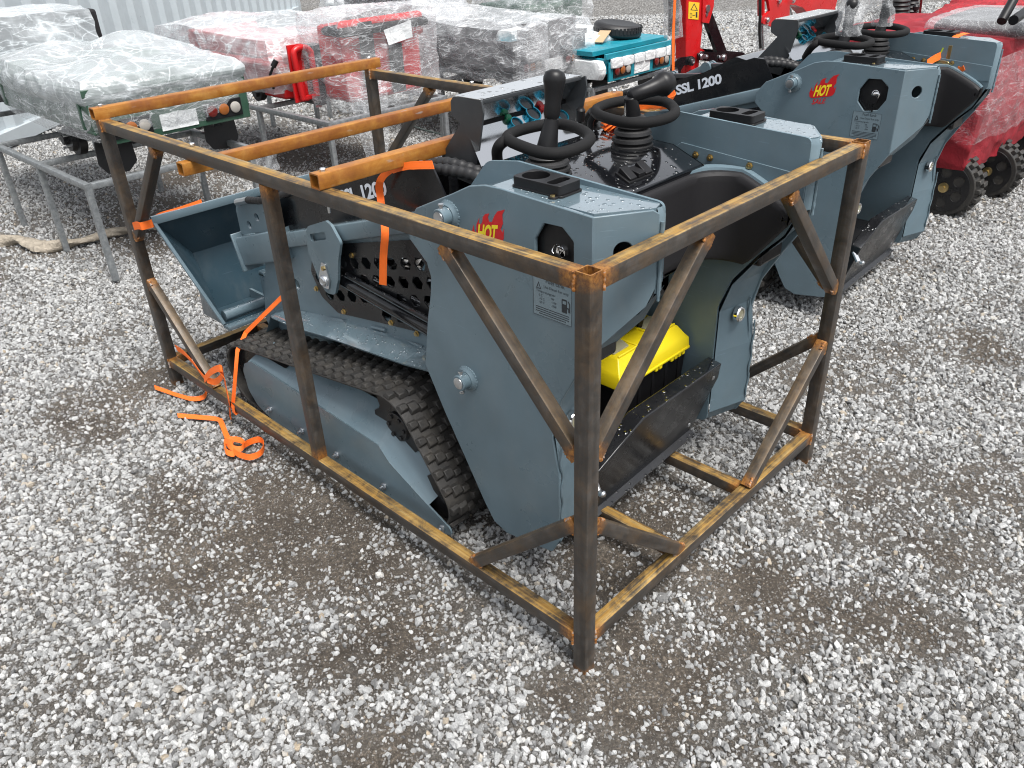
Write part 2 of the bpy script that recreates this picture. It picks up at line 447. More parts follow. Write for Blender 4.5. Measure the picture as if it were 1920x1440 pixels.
def m_ground():
    m = mat('gravel_bed', (.1,.09,.08), .85); N = NT(m); co = N.coord()
    mud = N.ramp(N.noise(co, 3, 8, .7), [(.3, (.060, .047, .035)), (.55, (.135, .112, .088)), (.75, (.235, .205, .17))])
    gr = N.ramp(N.noise(co, 95, 5, .8), [(.36, .35), (.55, .9), (.68, 2.4)]); mud = N.mix(1.0, mud, gr, 'MULTIPLY')
    vo = N.n('TexVoronoi'); vo.inputs['Scale'].default_value = 42; N.l(co, vo.inputs['Vector'])
    vs = N.n('SeparateColor'); N.l(vo.outputs['Color'], vs.inputs[0])
    st = N.ramp(vs.outputs[0], [(0, (.06, .055, .05)), (.3, (.16, .15, .135)), (.6, (.36, .35, .33)), (1, (.58, .57, .55))])
    dk = N.ramp(vo.outputs['Distance'], [(.30, 1.0), (.55, .35)]); st = N.mix(1.0, st, dk, 'MULTIPLY')
    at = N.n('Attribute', attribute_name='mud'); mk = N.ramp(N.math('ADD', at.outputs['Fac'], N.math('MULTIPLY', N.math('SUBTRACT', N.noise(co, 9, 6, .7), .5), .9)), [(.05, 0.0), (.50, 1.0)])
    grit = N.ramp(N.noise(co, 130, 5, .8), [(.36, (.045, .041, .036)), (.52, (.14, .132, .12)), (.66, (.36, .35, .33))])
    near = N.mix(mk, grit, mud)
    pat = N.noise(co, .75, 6, .65)
    k = N.ramp(pat, [(.34, .30), (.54, 1.0)])
    g = N.n('NewGeometry'); vl = N.n('VectorMath', operation='DISTANCE'); vl.inputs[1].default_value = (.6, .6, 0); N.l(g.outputs['Position'], vl.inputs[0])
    far = N.ramp(N.math('DIVIDE', vl.outputs['Value'], 20.0), [(.24, .0), (.50, 1.0)])
    k = N.math('MULTIPLY', k, far)
    N.col(N.mix(k, near, st))
    h = N.math('SUBTRACT', 1.0, vo.outputs['Distance'])
    b = N.bump(N.math('MULTIPLY', h, far), .8, .02); b = N.bump(N.noise(co, 55, 8, .85), 1.0, .016, b); N.nrm(b)
    N.rgh(N.ramp(N.noise(co, 1.4, 3), [(.35, .55), (.6, .9)])); return m
M['ground'] = m_ground()
def m_film(name, tint=(.66,.68,.70), lo=.18, hi=.85, sc=(1,1,1), scale=3.0, bub=0, dist=2.0, rough=.20, g=1.0):
    m = mat(name, tint, rough); N = NT(m); co = N.coord('Object', sc, (.3, .2, .5)); co2 = N.coord('Object', (1, 1, 3.2), (.5, -.6, .2))
    def crease(c, s_, pw, d):
        n = N.noise(c, s_, 3, .5, d); r = N.math('SUBTRACT', 1.0, N.math('ABSOLUTE', N.math('SUBTRACT', N.math('MULTIPLY', n, 2.0), 1.0))); return N.math('POWER', r, pw)
    c1 = crease(co, scale, 60, dist); c2 = crease(co2, scale*2.6, 45, dist*.6); c3 = crease(co, scale*7, 16, .5)
    br = N.ramp(N.noise(co2, scale*.5, 3, .5, .6), [(.40, 0.0), (.62, 1.0)])
    a = N.math('ADD', N.math('MULTIPLY', c1, .50*g), N.math('MULTIPLY', c2, .45*g)); a = N.math('ADD', a, N.math('MULTIPLY', c3, .14*g)); a = N.math('ADD', a, N.math('MULTIPLY', br, (hi-lo)*.5)); a = N.math('ADD', a, lo)
    fr = N.n('LayerWeight'); fr.inputs['Blend'].default_value = .35
    a = N.math('MINIMUM', N.math('ADD', a, N.math('MULTIPLY', fr.outputs['Facing'], .28*g)), 1.0)
    N.l(a, N.b.inputs['Alpha'])
    N.b.inputs['Specular IOR Level'].default_value = .45
    b = N.bump(N.math('ADD', c1, c2), .28 if not bub else .12, .012); b = N.bump(c3, .2, .004, b)
    if bub:
        vo = N.n('TexVoronoi'); vo.inputs['Scale'].default_value = bub; vo.inputs['Randomness'].default_value = .15
        N.l(N.coord('Object'), vo.inputs['Vector']); b = N.bump(vo.outputs['Distance'], .35, .006, b)
    N.nrm(b); return m
M['film'] = m_film('stretch_film', tint=(.74,.76,.78), lo=.10, hi=.26, sc=(1,1,3), scale=1.8, rough=.13)
M['bubble'] = m_film('bubble_wrap', tint=(.62,.66,.68), lo=.30, hi=.56, scale=1.3, bub=60, rough=.22)
M['bag'] = m_film('polythene_bag', lo=.12, hi=.40, scale=7, g=.6)
M['film_red'] = m_film('stretch_film_tight', lo=.0, hi=.04, sc=(1,1,9), scale=2.4, dist=.8, g=.6)
def m_cloth(name, c1, c2, sc=6):
    m = mat(name, c1, .7); N = NT(m); co = N.coord(); n = N.noise(co, sc, 7, .62, 1.2)
    N.col(N.ramp(n, [(.3, c2), (.65, c1)])); N.nrm(N.bump(n, .7, .03)); return m
M['red_cloth'] = m_cloth('red_cloth', (.30, .006, .017), (.16, .003, .009), 5)
M['red_fur'] = m_cloth('red_fleece', (.42, .008, .018), (.15, .003, .007), 26)
M['red'] = painted('red_paint', (.52, .010, .012), .3, drop=False, dirt=.08)
M['green'] = painted('dark_green_paint', (.022, .065, .040), .4, drop=False)
M['teal'] = painted('teal_paint', (.008, .22, .29), .4, drop=False, dirt=.1)
M['grey_truck'] = painted('dark_grey_paint', (.075, .075, .078), .4, drop=False)
M['rope'] = m_cloth('twisted_sheet', (.40, .35, .28), (.22, .19, .15), 18)
M['white_foam'] = m_cloth('white_foam_sheet', (.78, .80, .80), (.62, .64, .65), 9)
M['card'] = mat('brown_card', (.42, .30, .18), .8)
M['white_cont'] = painted('white_container_paint', (.43, .475, .50), .45, .05, drop=False, dirt=.12)
M['lamp_red'] = mat('lamp_red', (.14, .015, .012), .15)
M['lamp_amber'] = mat('lamp_amber', (.28, .09, .02), .15)
M['lamp_clear'] = mat('lamp_clear', (.35, .33, .3), .1)
M['warn'] = mat('warning_yellow', (.80, .52, .03), .4)
# ------------------------------------------------------------------ ground and gravel
random.seed(7)
def gz(x, y):
    return .018*noise.noise(Vector((x*.9, y*.9, 3))) + .007*noise.noise(Vector((x*4, y*4, 7)))-.006
def make_ground():
    mb = MB()
    xs = [-60+3*i for i in range(19)]+[-3+.11*i for i in range(1, 100)]+[8+3*i for i in range(0, 24)]
    ys = [-60+3*i for i in range(19)]+[-3+.11*i for i in range(1, 100)]+[8+3*i for i in range(0, 24)]
    vs = [(x, y, gz(x, y)) for y in ys for x in xs]; n = len(xs)
    fs = [(j*n+i, j*n+i+1, (j+1)*n+i+1, (j+1)*n+i) for j in range(len(ys)-1) for i in range(n-1)]
    mb.add(vs, fs); o = mb.build('ground', M['ground'], smooth=180); a_ = o.data.attributes.new('mud', 'FLOAT', 'POINT'); a_.data.foreach_set('value', [max(-1, min(1, mudness(x, y))) for y in ys for x in xs]); tag(o, 'damp brown gravelled yard ground under the machines', 'ground', kind='structure')
MUD = [(-.22, 1.09, .40, .85), (-.43, 1.46, .20, .6), (-.16, .65, .20, .75), (-.35, 2.35, .28, .8), (-.02, 2.42, .15, .8), (-.44, .48, .11, .6), (-.29, .45, .13, .65), (.09, -.17, .19, .8), (-.09, -.01, .11, .6), (1.23, -.17, .26, .5),
       (.52, -.18, .18, .7), (.71, -.57, .16, .5), (.83, .26, .18, .5), (1.14, -.49, .14, .45), (2.55, -.21, .26, .45), (1.51, -.5, .16, .45), (1.56, 5.5, .45, .8), (2.66, 5.09, .6, .8), (4.48, 5.8, .7, .7), (.45, .25, .22, .7), (-.54, .21, .12, .6), (.24, 4.55, .25, .6), (1.89, .2, .22, .6), (.6, .9, .45, .5), (.9, 4.4, .6, .75), (2.0, 3.4, .6, .7)]
def mudness(x, y):
    m = 0
    for a, b, r, s in MUD:
        d = ((x-a)**2+(y-b)**2)/(r*r)
        if d < 4: m = max(m, s*math.exp(-d*.9))
    m += .34*(noise.noise(Vector((x*1.1+5, y*1.1, 1)))) + .36*noise.noise(Vector((x*3.8, y*3.8, 2))) + .22*noise.noise(Vector((x*9, y*9, 4)))
    return m
make_ground()
def make_stones():
    pts = []; sc = []; rot = []; idx = []
    fx = CAM_M @ Vector((0, 0, -1)); fwd = Vector((fx.x, fx.y)).normalized(); rt = Vector((fwd.y, -fwd.x))
    cx, cy = CAM_LOC.x, CAM_LOC.y
    def ring(d0, d1, dens, s0, s1, pw=1.6, hw=.80, rj=1.0):
        # wedge of ground in front of the camera, wider than the picture
        n = int(dens*(d1*d1-d0*d0)*hw)
        for _ in range(n):
            d = math.sqrt(random.uniform(d0*d0, d1*d1)); u = random.uniform(-hw, hw)*d
            x = cx+fwd.x*d+rt.x*u; y = cy+fwd.y*d+rt.y*u
            m = mudness(x, y)
            if random.random() < min(.86, (m*1.15-.05)*rj): continue
            s = s0+(s1-s0)*random.random()**pw
            if m > .25: s *= .8
            pts.append((x, y, gz(x, y)+s*random.uniform(-.05, .62)*(1 if m < .25 else .35))); sc.append(s)
    ring(.35, 2.6, 10500, .0034, .0118, 1.9, 1.5, 1.1); ring(.35, 3.2, 15000, .0014, .0044, 1.3, 1.2, .30)
    ring(2.6, 4.6, 6800, .0042, .0125, 1.8, .9, 1.1); ring(3.2, 5.2, 3600, .0025, .005, 1.4, .85, .35); ring(4.6, 8, 3000, .006, .0140); ring(8, 16, 800, .011, .022)
    ring(.35, 4.0, 110, .011, .019); 
    n = len(pts); me = D.meshes.new('gravel'); me.from_pydata(pts, [], [])
    a = me.attributes.new('sc', 'FLOAT', 'POINT'); a.data.foreach_set('value', sc)
    a = me.attributes.new('rt', 'FLOAT_VECTOR', 'POINT'); a.data.foreach_set('vector', [random.uniform(0, 6.28) for _ in range(3*n)])
    a = me.attributes.new('ix', 'INT', 'POINT'); a.data.foreach_set('value', [random.randrange(10) for _ in range(n)])
    o = D.objects.new('gravel', me); COL.objects.link(o)
    tag(o, 'crushed pale grey limestone gravel spread over the yard', 'gravel', kind='stuff')
    ng = D.node_groups.new('gravel_scatter', 'GeometryNodeTree')
    ng.interface.new_socket('Geometry', in_out='INPUT', socket_type='NodeSocketGeometry'); ng.interface.new_socket('Geometry', in_out='OUTPUT', socket_type='NodeSocketGeometry')
    N = ng.nodes; L = ng.links
    gi = N.new('NodeGroupInput'); go = N.new('NodeGroupOutput'); j = N.new('GeometryNodeGeometryToInstance')
    for k in range(10):
        ico = N.new('GeometryNodeMeshIcoSphere'); ico.inputs['Subdivisions'].default_value = 2; ico.inputs['Radius'].default_value = 1
        rv = N.new('FunctionNodeRandomValue'); rv.data_type = 'FLOAT_VECTOR'; rv.inputs[0].default_value = (-.34,)*3; rv.inputs[1].default_value = (.34,)*3; rv.inputs['Seed'].default_value = 11+k
        sp = N.new('GeometryNodeSetPosition'); L.new(ico.outputs['Mesh'], sp.inputs['Geometry']); L.new(rv.outputs[0], sp.inputs['Offset'])
        # leave few corners so the broken faces come out flat
        de = N.new('GeometryNodeDeleteGeometry'); de.domain = 'POINT'
        rb = N.new('FunctionNodeRandomValue'); rb.data_type = 'BOOLEAN'; rb.inputs['Probability'].default_value = .62; rb.inputs['Seed'].default_value = 70+k
        L.new(sp.outputs[0], de.inputs['Geometry']); L.new(rb.outputs[3], de.inputs['Selection'])
        ch = N.new('GeometryNodeConvexHull'); L.new(de.outputs[0], ch.inputs[0])
        tr = N.new('GeometryNodeTransform'); rr = random.Random(k); tr.inputs['Scale'].default_value = (rr.uniform(.95, 1.3), rr.uniform(.75, 1.0), rr.uniform(.55, .85)); L.new(ch.outputs[0], tr.inputs['Geometry'])
        sm = N.new('GeometryNodeSetMaterial'); sm.inputs['Material'].default_value = M['stone']; L.new(tr.outputs[0], sm.inputs['Geometry'])
        L.new(sm.outputs[0], j.inputs[0])
    ip = N.new('GeometryNodeInstanceOnPoints'); L.new(gi.outputs[0], ip.inputs['Points']); L.new(j.outputs[0], ip.inputs['Instance']); ip.inputs['Pick Instance'].default_value = True
    for nm, typ, sock in (('sc', 'FLOAT', 'Scale'), ('rt', 'FLOAT_VECTOR', 'Rotation'), ('ix', 'INT', 'Instance Index')):
        na = N.new('GeometryNodeInputNamedAttribute'); na.data_type = typ; na.inputs['Name'].default_value = nm
        L.new(na.outputs['Attribute'], ip.inputs[sock])
    L.new(ip.outputs[0], go.inputs[0])
    md = o.modifiers.new('scatter', 'NODES'); md.node_group = ng
    me.materials.append(M['stone'])
    print('stones', n)
make_stones()

# ------------------------------------------------------------------ steel shipping crate frame round the near loader
W_, L_, HT = 1.246, 2.324, 1.110      # rails' centre height HT
T_ = .040; ZB = .105
def make_crate():
    og = V(W_/2, L_/2, 0)
    root = empty('steel_crate', og, 'open crate frame of brown rusty square steel tube round the nearer loader', 'crate')
    for x in (0, W_):
        for y in (0, L_):
            z0 = -.03
            MB().beam((x, y, z0), (x, y, 1.133), T_+.002, up=(0,1,0), hollow=.0035).build('post', M['steel'], root, og)
    r = T_/2
    h = T_/2+.001
    for x in (0, W_):
        MB().beam((x, h, HT), (x, L_-h, HT), T_).build('top_rail', M['steel'], root, og)
        MB().beam((x, h, ZB), (x, L_-h, ZB), T_).build('bottom_rail', M['steel'], root, og)
    MB().beam((h, 0, HT), (W_-h, 0, HT), T_).build('top_rail', M['steel'], root, og)
    for y in (0, L_): MB().beam((h, y, ZB), (W_-h, y, ZB), T_).build('bottom_rail', M['steel'], root, og)
    for x in (.432, .815): MB().beam((x, h, ZB), (x, L_-h, ZB), T_*.95).build('floor_bar', M['steel'], root, og)
    for x in (0, W_): MB().beam((x, 1.192, ZB+h), (x, 1.192, HT-h), T_, up=(0,1,0)).build('post', M['steel'], root, og)
    # diagonal braces at each corner post
    bw = .036
    def brace(p, q, up, sub_weld=True):
        b = MB().beam(p, q, bw, up=up).build('brace', M['steel_brown'], root, og)
        d = (Vector(q)-Vector(p)).normalized()
        for e, sgn in ((Vector(p), 1), (Vector(q), -1)):
            w_ = MB(); rng = random.Random(int((e.x*37+e.y*91+e.z*53)*100)); n3 = Vector(up).normalized(); s_ = d.cross(n3); pp = []; rr = []
            n3 = n3*(-1 if (e-CAM_LOC).dot(n3) > 0 else 1)
            for a in (-1, 1):
                for i in (range(9) if a < 0 else range(8, -1, -1)):
                    pp.append(e+d*sgn*(.006+(8-i)*.0032)+s_*(a*bw*.51)+n3*(.012+rng.uniform(-.002, .002))); rr.append(.0048*rng.uniform(.75, 1.3))
            w_.tube(pp, rr, 8)
            w_.build('weld', M['weld'], b, og, smooth=60)
    for x, sx in ((0, 1), (W_, -1)):
        for y, sy in ((0, 1), (L_, -1)):
            # along the side
            brace((x, y+sy*.018, .672), (x, y+sy*.425, HT-h), (1, 0, 0))
            brace((x, y+sy*.018, .485), (x, y+sy*.405, ZB+h-.004), (1, 0, 0))
            if y == 0:
                brace((x+sx*.018, y, .672), (x+sx*.430, y, HT-h), (0, 1, 0))
                brace((x+sx*.018, y, .480), (x+sx*.430, y, ZB+h-.004), (0, 1, 0))
    # rusty tie bars bolted over and under the top rails
    def tie(y, z, x0, x1):
        b = MB().beam((x0, y, z), (x1, y, z), .042, hollow=.004).build('tie_bar', M['rust'], root, og)
        return b
    bars = [(L_+.004, HT+.042, -.03, W_+.05), (1.640, HT-.042, -.05, W_+.03), (.905, HT+.042, -.022, W_+.03)]
    for y, z, x0, x1 in bars:
        b = tie(y, z, x0, x1)
        for x in (.004, W_-.002):
            top = HT+.063 if z > HT else HT+.021
            MB().lathe((x+.004, y, top), (0,0,1), [(0, .0090), (.007, .0090), (.009, .007)], 6).build('bolt', M['zinc'], b, og)
            zz = HT-.050 if z > HT else HT-.095
            MB().lathe((x+.004, y, zz), (0,0,1), [(0, .004), (.02, .004), (.0201, .009), (.03, .009)], 8).build('nut', M['zinc'], b, og)
    # weld beads at the post corners
    rng = random.Random(2)
    for x, sx in ((0, 1), (W_, -1)):
        for y, sy in ((0, 1), (L_, -1)):
            for z in (HT, ZB):
                MB().tube([V(x+sx*.0215, y-.0205+rng.uniform(-.0008, .0008), z-.021+k*.0030) for k in range(15)], [rng.uniform(.0030, .0052) for k in range(15)], 8).build('weld', M['weld'], root, og, smooth=60)
                MB().tube([V(x-.0205+rng.uniform(-.0008, .0008), y+sy*.0215, z-.021+k*.0030) for k in range(15)], [rng.uniform(.0030, .0052) for k in range(15)], 8).build('weld', M['weld'], root, og, smooth=60)
make_crate()
# ------------------------------------------------------------------ stand-on track loader (built round the near one's measured place)
XC = .645
OG = V(XC, .9, 0)
def fx(x0):      # side plates: outline in (y, z), thickness along x
    return lambda a, b, t: V(x0+t, a, b)
LX = .14         # outer face of the left side plate
PROF = [(.103, 1.180), (.376, 1.192), (.434, 1.190), (.485, 1.179), (.551, 1.147), (.697, 1.081), (.741, 1.030), (.738, .985), (.675, .933), (.663, .895), (.672, .839), (.694, .761),
        (.727, .600), (.658, .466), (.506, .200), (.470, .148), (.414, .130), (.300, .150), (.235, .165), (.205, .225), (.205, .45), (.228, .56), (.200, .680), (.140, .790), (.103, .85)]
def hull_pts():
    c = [((1.80, .185), .122), ((.885, .318), .132), ((.690, .140), .080)]
    pts = []
    for (y, z), r in c: pts += circ(y, z, r, 90)
    pts = sorted(set((round(a, 5), round(b, 5)) for a, b in pts))
    def cr(o, a, b): return (a[0]-o[0])*(b[1]-o[1])-(a[1]-o[1])*(b[0]-o[0])
    lo = []
    for p in pts:
        while len(lo) > 1 and cr(lo[-2], lo[-1], p) <= 0: lo.pop()
        lo.append(p)
    up = []
    for p in reversed(pts):
        while len(up) > 1 and cr(up[-2], up[-1], p) <= 0: up.pop()
        up.append(p)
    h = lo[:-1]+up[:-1]
    # resample evenly
    L = [0]
    for i in range(len(h)): L.append(L[-1]+math.dist(h[i], h[(i+1) % len(h)]))
    tot = L[-1]; n = 208; o = []; k = 0
    for i in range(n):
        t = tot*i/n
        while L[k+1] < t: k += 1
        u = (t-L[k])/(L[k+1]-L[k]); a = h[k]; b = h[(k+1) % len(h)]
        o.append(V(0, a[0]+(b[0]-a[0])*u, a[1]+(b[1]-a[1])*u))
    return o, tot
def make_track(root, side):
    loop, tot = hull_pts(); n = len(loop); x0, x1 = .076, .262
    mb = MB(); vs = []; th = .012
    nr = []
    for i in range(n):
        t = (loop[(i+1) % n]-loop[i-1]).normalized(); nr.append(V(0, t.z, -t.y))
    for i in range(n):
        p = loop[i]; q = p+nr[i]*th
        for x, b in ((x0+.004, p), (x0, p+nr[i]*.004), (x0, p+nr[i]*(th-.003)), (x0+.006, q), (x1-.006, q), (x1, p+nr[i]*(th-.003)), (x1, p+nr[i]*.004), (x1-.004, p)):
            vs.append(V(x, b.y, b.z))
    fs = []
    for i in range(n):
        j = (i+1) % n
        for k in range(8):
            l = (k+1) % 8; fs.append((i*8+k, i*8+l, j*8+l, j*8+k))
    mb.add(vs, fs)
    # cleats: two staggered rows of hooked blocks with sloping flanks
    pitch = 4; rng = random.Random(3)
    for i in range(0, n, pitch):
        for row in (0, 1):
            k = (i+(2 if row else 0)) % n
            p = loop[k]; t = (loop[(k+1) % n]-loop[k-1]).normalized(); nn = V(0, t.z, -t.y)
            segs = ((x0+.001, x0+.034, -.010, .014), (x0+.030, x0+.068, .002, .019), (x0+.064, x0+.096, .012, .013)) if row == 0 else ((x1-.096, x1-.064, .012, .013), (x1-.068, x1-.030, .002, .019), (x1-.034, x1-.001, -.010, .014))
            for xa, xb, sh, w1 in segs:
                c = p+nn*th+t*sh
                def q(x, a, h): return V(x, 0, 0)+V(0, c.y, c.z)+t*a+nn*h
                w1 *= 1.15; w2, hh = w1*.6, .0135
                xa2, xb2 = xa+.004, xb-.004
                vs = [q(xa, -w1, -.001), q(xb, -w1, -.001), q(xb, w1, -.001), q(xa, w1, -.001), q(xa2, -w2, hh), q(xb2, -w2, hh), q(xb2, w2, hh), q(xa2, w2, hh)]
                mb.add(vs, [(0,1,2,3),(4,7,6,5),(0,4,5,1),(1,5,6,2),(2,6,7,3),(3,7,4,0)])
            # guide horn inside
        p = loop[i]; t = (loop[(i+1) % n]-loop[i-1]).normalized(); nn = V(0, t.z, -t.y)
        mb.obox(V((x0+x1)/2, p.y, p.z)-nn*.012, V(1,0,0), t, nn, .05, .02, .026)
    if side > 0: mb = mb.mirror(XC)
    tr = mb.build('rubber_track', M['rubber'], root, OG, bevel=.002, seg=1, smooth=40)
    # running gear
    def mk(nm, b, m, par=root, **k):
        if side > 0: b = b.mirror(XC)
        return b.build(nm, M[m], par, OG, **k)
    s = MB()
    prof = []
    for k in range(72):
        a = 2*PI*k/72; ph = (k % 8); r = .126 if ph in (0, 1, 7) else (.113 if ph in (2, 6) else .102); prof.append((.885+r*math.cos(a), .318+r*math.sin(a)))
    s.plate(prof, [circ(.885, .318, .045, 20)], fx(.13), 0, .030); s.lathe((.12, .885, .318), (1,0,0), [(0, .05), (.02, .06), (.06, .06), (.07, .03)], 20)
    for k in range(6): s.lathe((.122, .885+.038*math.cos(k*PI/3), .318+.038*math.sin(k*PI/3)), (-1,0,0), [(0, .008), (.008, .008)], 6)
    mk('drive_sprocket', s, 'black_flat', bevel=.001, seg=1)
    mk('idler_wheel', MB().lathe((.105, 1.80, .185), (1,0,0), [(0, .03), (.005, .05), (.01, .118), (.05, .118), (.055, .07), (.10, .07), (.105, .118), (.145, .118), (.15, .04)], 40), 'black_flat')
    mk('idler_wheel', MB().lathe((.105, .690, .140), (1,0,0), [(0, .03), (.01, .078), (.15, .078), (.155, .04)], 32), 'black_flat')
    for y in (.98, 1.16, 1.34, 1.52): mk('roller', MB().lathe((.105, y, .115), (1,0,0), [(0, .02), (.01, .045), (.15, .045), (.155, .02)], 24), 'black_flat')
    # roller frame cover: outer face, sloping top, tapered tail with a slot
    xo = .072; xi = .165
    g = MB()
    face = [(1.80, .215), (1.775, .255), (1.72, .285), (.930, .252), (.880, .205), (.700, .125), (.600, .085), (.595, .060), (.64, .045), (1.62, .045), (1.74, .075), (1.79, .13)]
    face = fillet(face, [.03, .02, .03, .0, .01, .02, .02, .02, .02, .05, .05, .05], 4)
    g.plate(face, [], fx(xo), 0, .006)
    g.add([V(xo+.001, 1.74, .276), V(xo+.001, .930, .250), V(xi, .930, .345), V(xi, 1.70, .345)], [(0,1,2,3)])
    g.add([V(xo+.001, .930, .250), V(xo+.001, .880, .204), V(xo+.001, .700, .124), V(xi, .66, .20), V(xi, .74, .255), V(xi, .930, .345)], [(0,1,2,5), (2,3,4,5)])
    g.add([V(xi, 1.70, .345), V(xi, .930, .345), V(xi, .74, .255), V(xi, .74, .06), V(xi, 1.70, .06)], [(0,1,2,3,4)])
    cv = mk('track_guard', g, 'blue', bevel=.004, seg=2)
    cv.modifiers['bevel'].angle_limit = R(25)
    sl_ = MB().plate(rect(0, 0, .16, .028, .012), [], lambda a, b, t: V(xo+.05+b*.93, 1.60+a, .315+b*.5+t), 0, .0015); mk('slot', sl_, 'black_flat', cv)
    for y, z in ((1.20, .090), (1.42, .095), (.93, .085), (.64, .066), (1.64, .10)):
        b = MB().lathe((xo, y, z), (-1,0,0), [(0, .013), (.0025, .013)], 14).lathe((xo-.0025, y, z), (-1,0,0), [(0, .010), (.008, .010)], 6).lathe((xo-.010, y, z), (-1,0,0), [(0, .005), (.010, .005)], 8)
        mk('bolt', b, 'zinc', cv)
    mk('tensioner', MB().tube([V(.13, 1.66, .20), V(.13, 1.60, .33)], .012, 10).tube([V(.16, 1.66, .20), V(.16, 1.60, .33)], .012, 10), 'black')

def make_loader():
    root = empty('track_loader', OG, 'nearer blue grey stand-on track loader boxed in by the brown steel crate', 'loader', 'blue grey stand-on track loaders')
    def bd(nm, b, m, par=root, **k): return b.build(nm, M[m] if isinstance(m, str) else m, par, OG, **k)
    def both(nm, b, m, par=root, **k):
        a = bd(nm, b, m, par, **k); c = bd(nm, b.mirror(XC), m, par, **k); return a, c
    # ---- outer side plates with the octagonal key hole and the bent rear face
    octo = fillet([(.273, 1.045), (.273, 1.093), (.245, 1.137), (.192, 1.139), (.158, 1.112), (.158, 1.062), (.185, 1.020), (.240, 1.010)], .008, 2)
    profr = PROF
    pl = MB().plate(profr, [octo], fx(LX), 0, .010)
    # bent rear face of the pod
    p0, p1 = V(LX, .103, 1.180), V(LX, .103, .85); q0, q1, q2 = V(.262, .020, 1.182), V(.270, .018, 1.000), V(.246, .034, .935)
    dn = (q0-p0).cross(V(0,0,1)).normalized()*.008
    def ff(a, b, t):     # a along the face 0..1, b height
        base = V(LX, .103, b).lerp(V(.264, .019, b), a); return base+V(.55, .83, 0)*t
    rear = [(0, .85), (0, 1.180), (.90, 1.182), (1.0, 1.172), (1.0, 1.0), (.86, .955)]
    corner = MB(); cr_ = [(.262, .0205), (.276, .0165), (.290, .0215), (.3005, .034)]
    corner.add([V(x, y, z) for z in (.985, 1.165) for x, y in cr_]+[V(x+(.281-x)*.25, y+(.05-y)*.3, 1.183) for x, y in cr_], [(0,1,5,4), (1,2,6,5), (2,3,7,6), (4,5,9,8), (5,6,10,9), (6,7,11,10)])
    hole = [(.46+.15*math.cos(a*2*PI/24), 1.095+.0225*math.sin(a*2*PI/24)) for a in range(24)]
    pl2 = MB().plate(rear, [hole], ff, 0, .008)
    for q in (pl, ): pass
    side_l = bd('side_panel', pl, 'blue', bevel=.0025); bd('rear_panel', pl2, 'blue', side_l, bevel=.002); bd('corner_bend', corner, 'blue', side_l, smooth=80); bd('corner_bend', corner.mirror(XC), 'blue', None) if False else None
    plm = MB().plate(profr, [], fx(LX), 0, .010).mirror(XC); side_r = bd('side_panel', plm, 'blue', bevel=.0025)
    bd('rear_panel', pl2.mirror(XC), 'blue', side_r, bevel=.002); bd('corner_bend', corner.mirror(XC), 'blue', side_r, smooth=80)
    # ---- tops of the pods
    XI = .295
    top = fillet([(LX+.0105, .11), (.262, .0275), (XI-.004, .040), (XI-.004, .70), (LX+.0105, .70)], [.002, .012, .012, 0, 0], 4)
    def ztop(y): return 1.186 if y < .42 else 1.186-(y-.42)*.42
    ys = [.70, .62, .55, .48, .43]
    t_ = MB().plate([(a, b) for a, b in top if b < .69][:]+[(XI-.004, .43), (LX+.0105, .43)], [], lambda a, b, t: V(a, b, 1.186+t), -.008, 0) if False else MB()
    t_.plate(fillet([(LX+.0105, .11), (.262, .0290), (XI-.0005, .040), (XI-.0005, .43), (LX+.0105, .43)], [.002, .012, .012, 0, 0], 4), [], lambda a, b, t: V(a, b, 1.184+t), -.008, 0)
    t_.add([V(LX+.0105, .43, 1.184), V(XI-.0005, .43, 1.184), V(XI-.0005, .56, 1.135), V(LX+.0105, .56, 1.135), V(XI-.0005, .72, 1.06), V(LX+.0105, .72, 1.06)], [(0,1,2,3), (3,2,4,5)])
    both('pod_top', t_, 'blue', bevel=.002)
    # inner wall of the pod: straight top with a rounded rear corner, then the curved underside and the footwell cheek
    inn = fillet([(.032, 1.186), (.47, 1.206), (.58, 1.19), (.66, 1.10), (.66, .18), (.345, .155), (.262, .185), (.262, .62), (.225, .72), (.150, .82), (.075, .90), (.045, .97), (.028, 1.00)], [.02, .05, .05, 0, 0, .03, .02, .05, .05, .05, .05, .02, .02], 4)
    wl, wr = both('inner_panel', MB().plate(inn, [], fx(XI), 0, .008), 'blue_in', bevel=.002)
    # strip that closes the box under each pod, and the curved shelf above it
    cl = MB()
    path = [(.205, .256, .215), (.205, .256, .45), (.226, .256, .60), (.200, .222, .705), (.150, .145, .810), (.103, .070, .895)]
    for i in range(len(path)-1):
        a, b, z = path[i]; c, d, z2 = path[i+1]
        cl.add([V(LX+.004, a, z), V(XI+.004, b, z), V(XI+.004, d, z2), V(LX+.004, c, z2)], [(0,1,2,3)])
    cl.add([V(LX+.004, .205, .215), V(XI+.004, .256, .215), V(XI+.004, .29, .165), V(LX+.004, .245, .160)], [(0,1,2,3)])
    cl.add([V(LX+.004, .103, .895), V(XI+.004, .070, .895), V(XI+.004, .020, .995), V(LX+.10, .045, .935)], [(0,1,2,3)])
    both('rear_plate', cl, 'blue_in', smooth=30)
    # weld line and round reflector on the closing strips
    for s_ in (0, 1):
        b = MB().lathe((.225, .234, .575), (0,-1,.06), [(0, .026), (.014, .026), (.018, .023), (.0182, .018), (.010, .017)], 28)
        b2 = MB().lathe((.225, .223, .575), (0,-1,.06), [(0, .017), (.003, .017)], 16)
        if s_: b = b.mirror(XC); b2 = b2.mirror(XC)
        r_ = bd('round_plug', b, 'chrome'); bd('plug_face', b2, 'clear', r_)
        wv = MB().tube([V(.162, .216, z) for z in (.24, .3, .36, .45, .5)]+[V(.165, .224, .56), V(.17, .22, .62)], .0035, 6)
        if s_: wv = wv.mirror(XC)
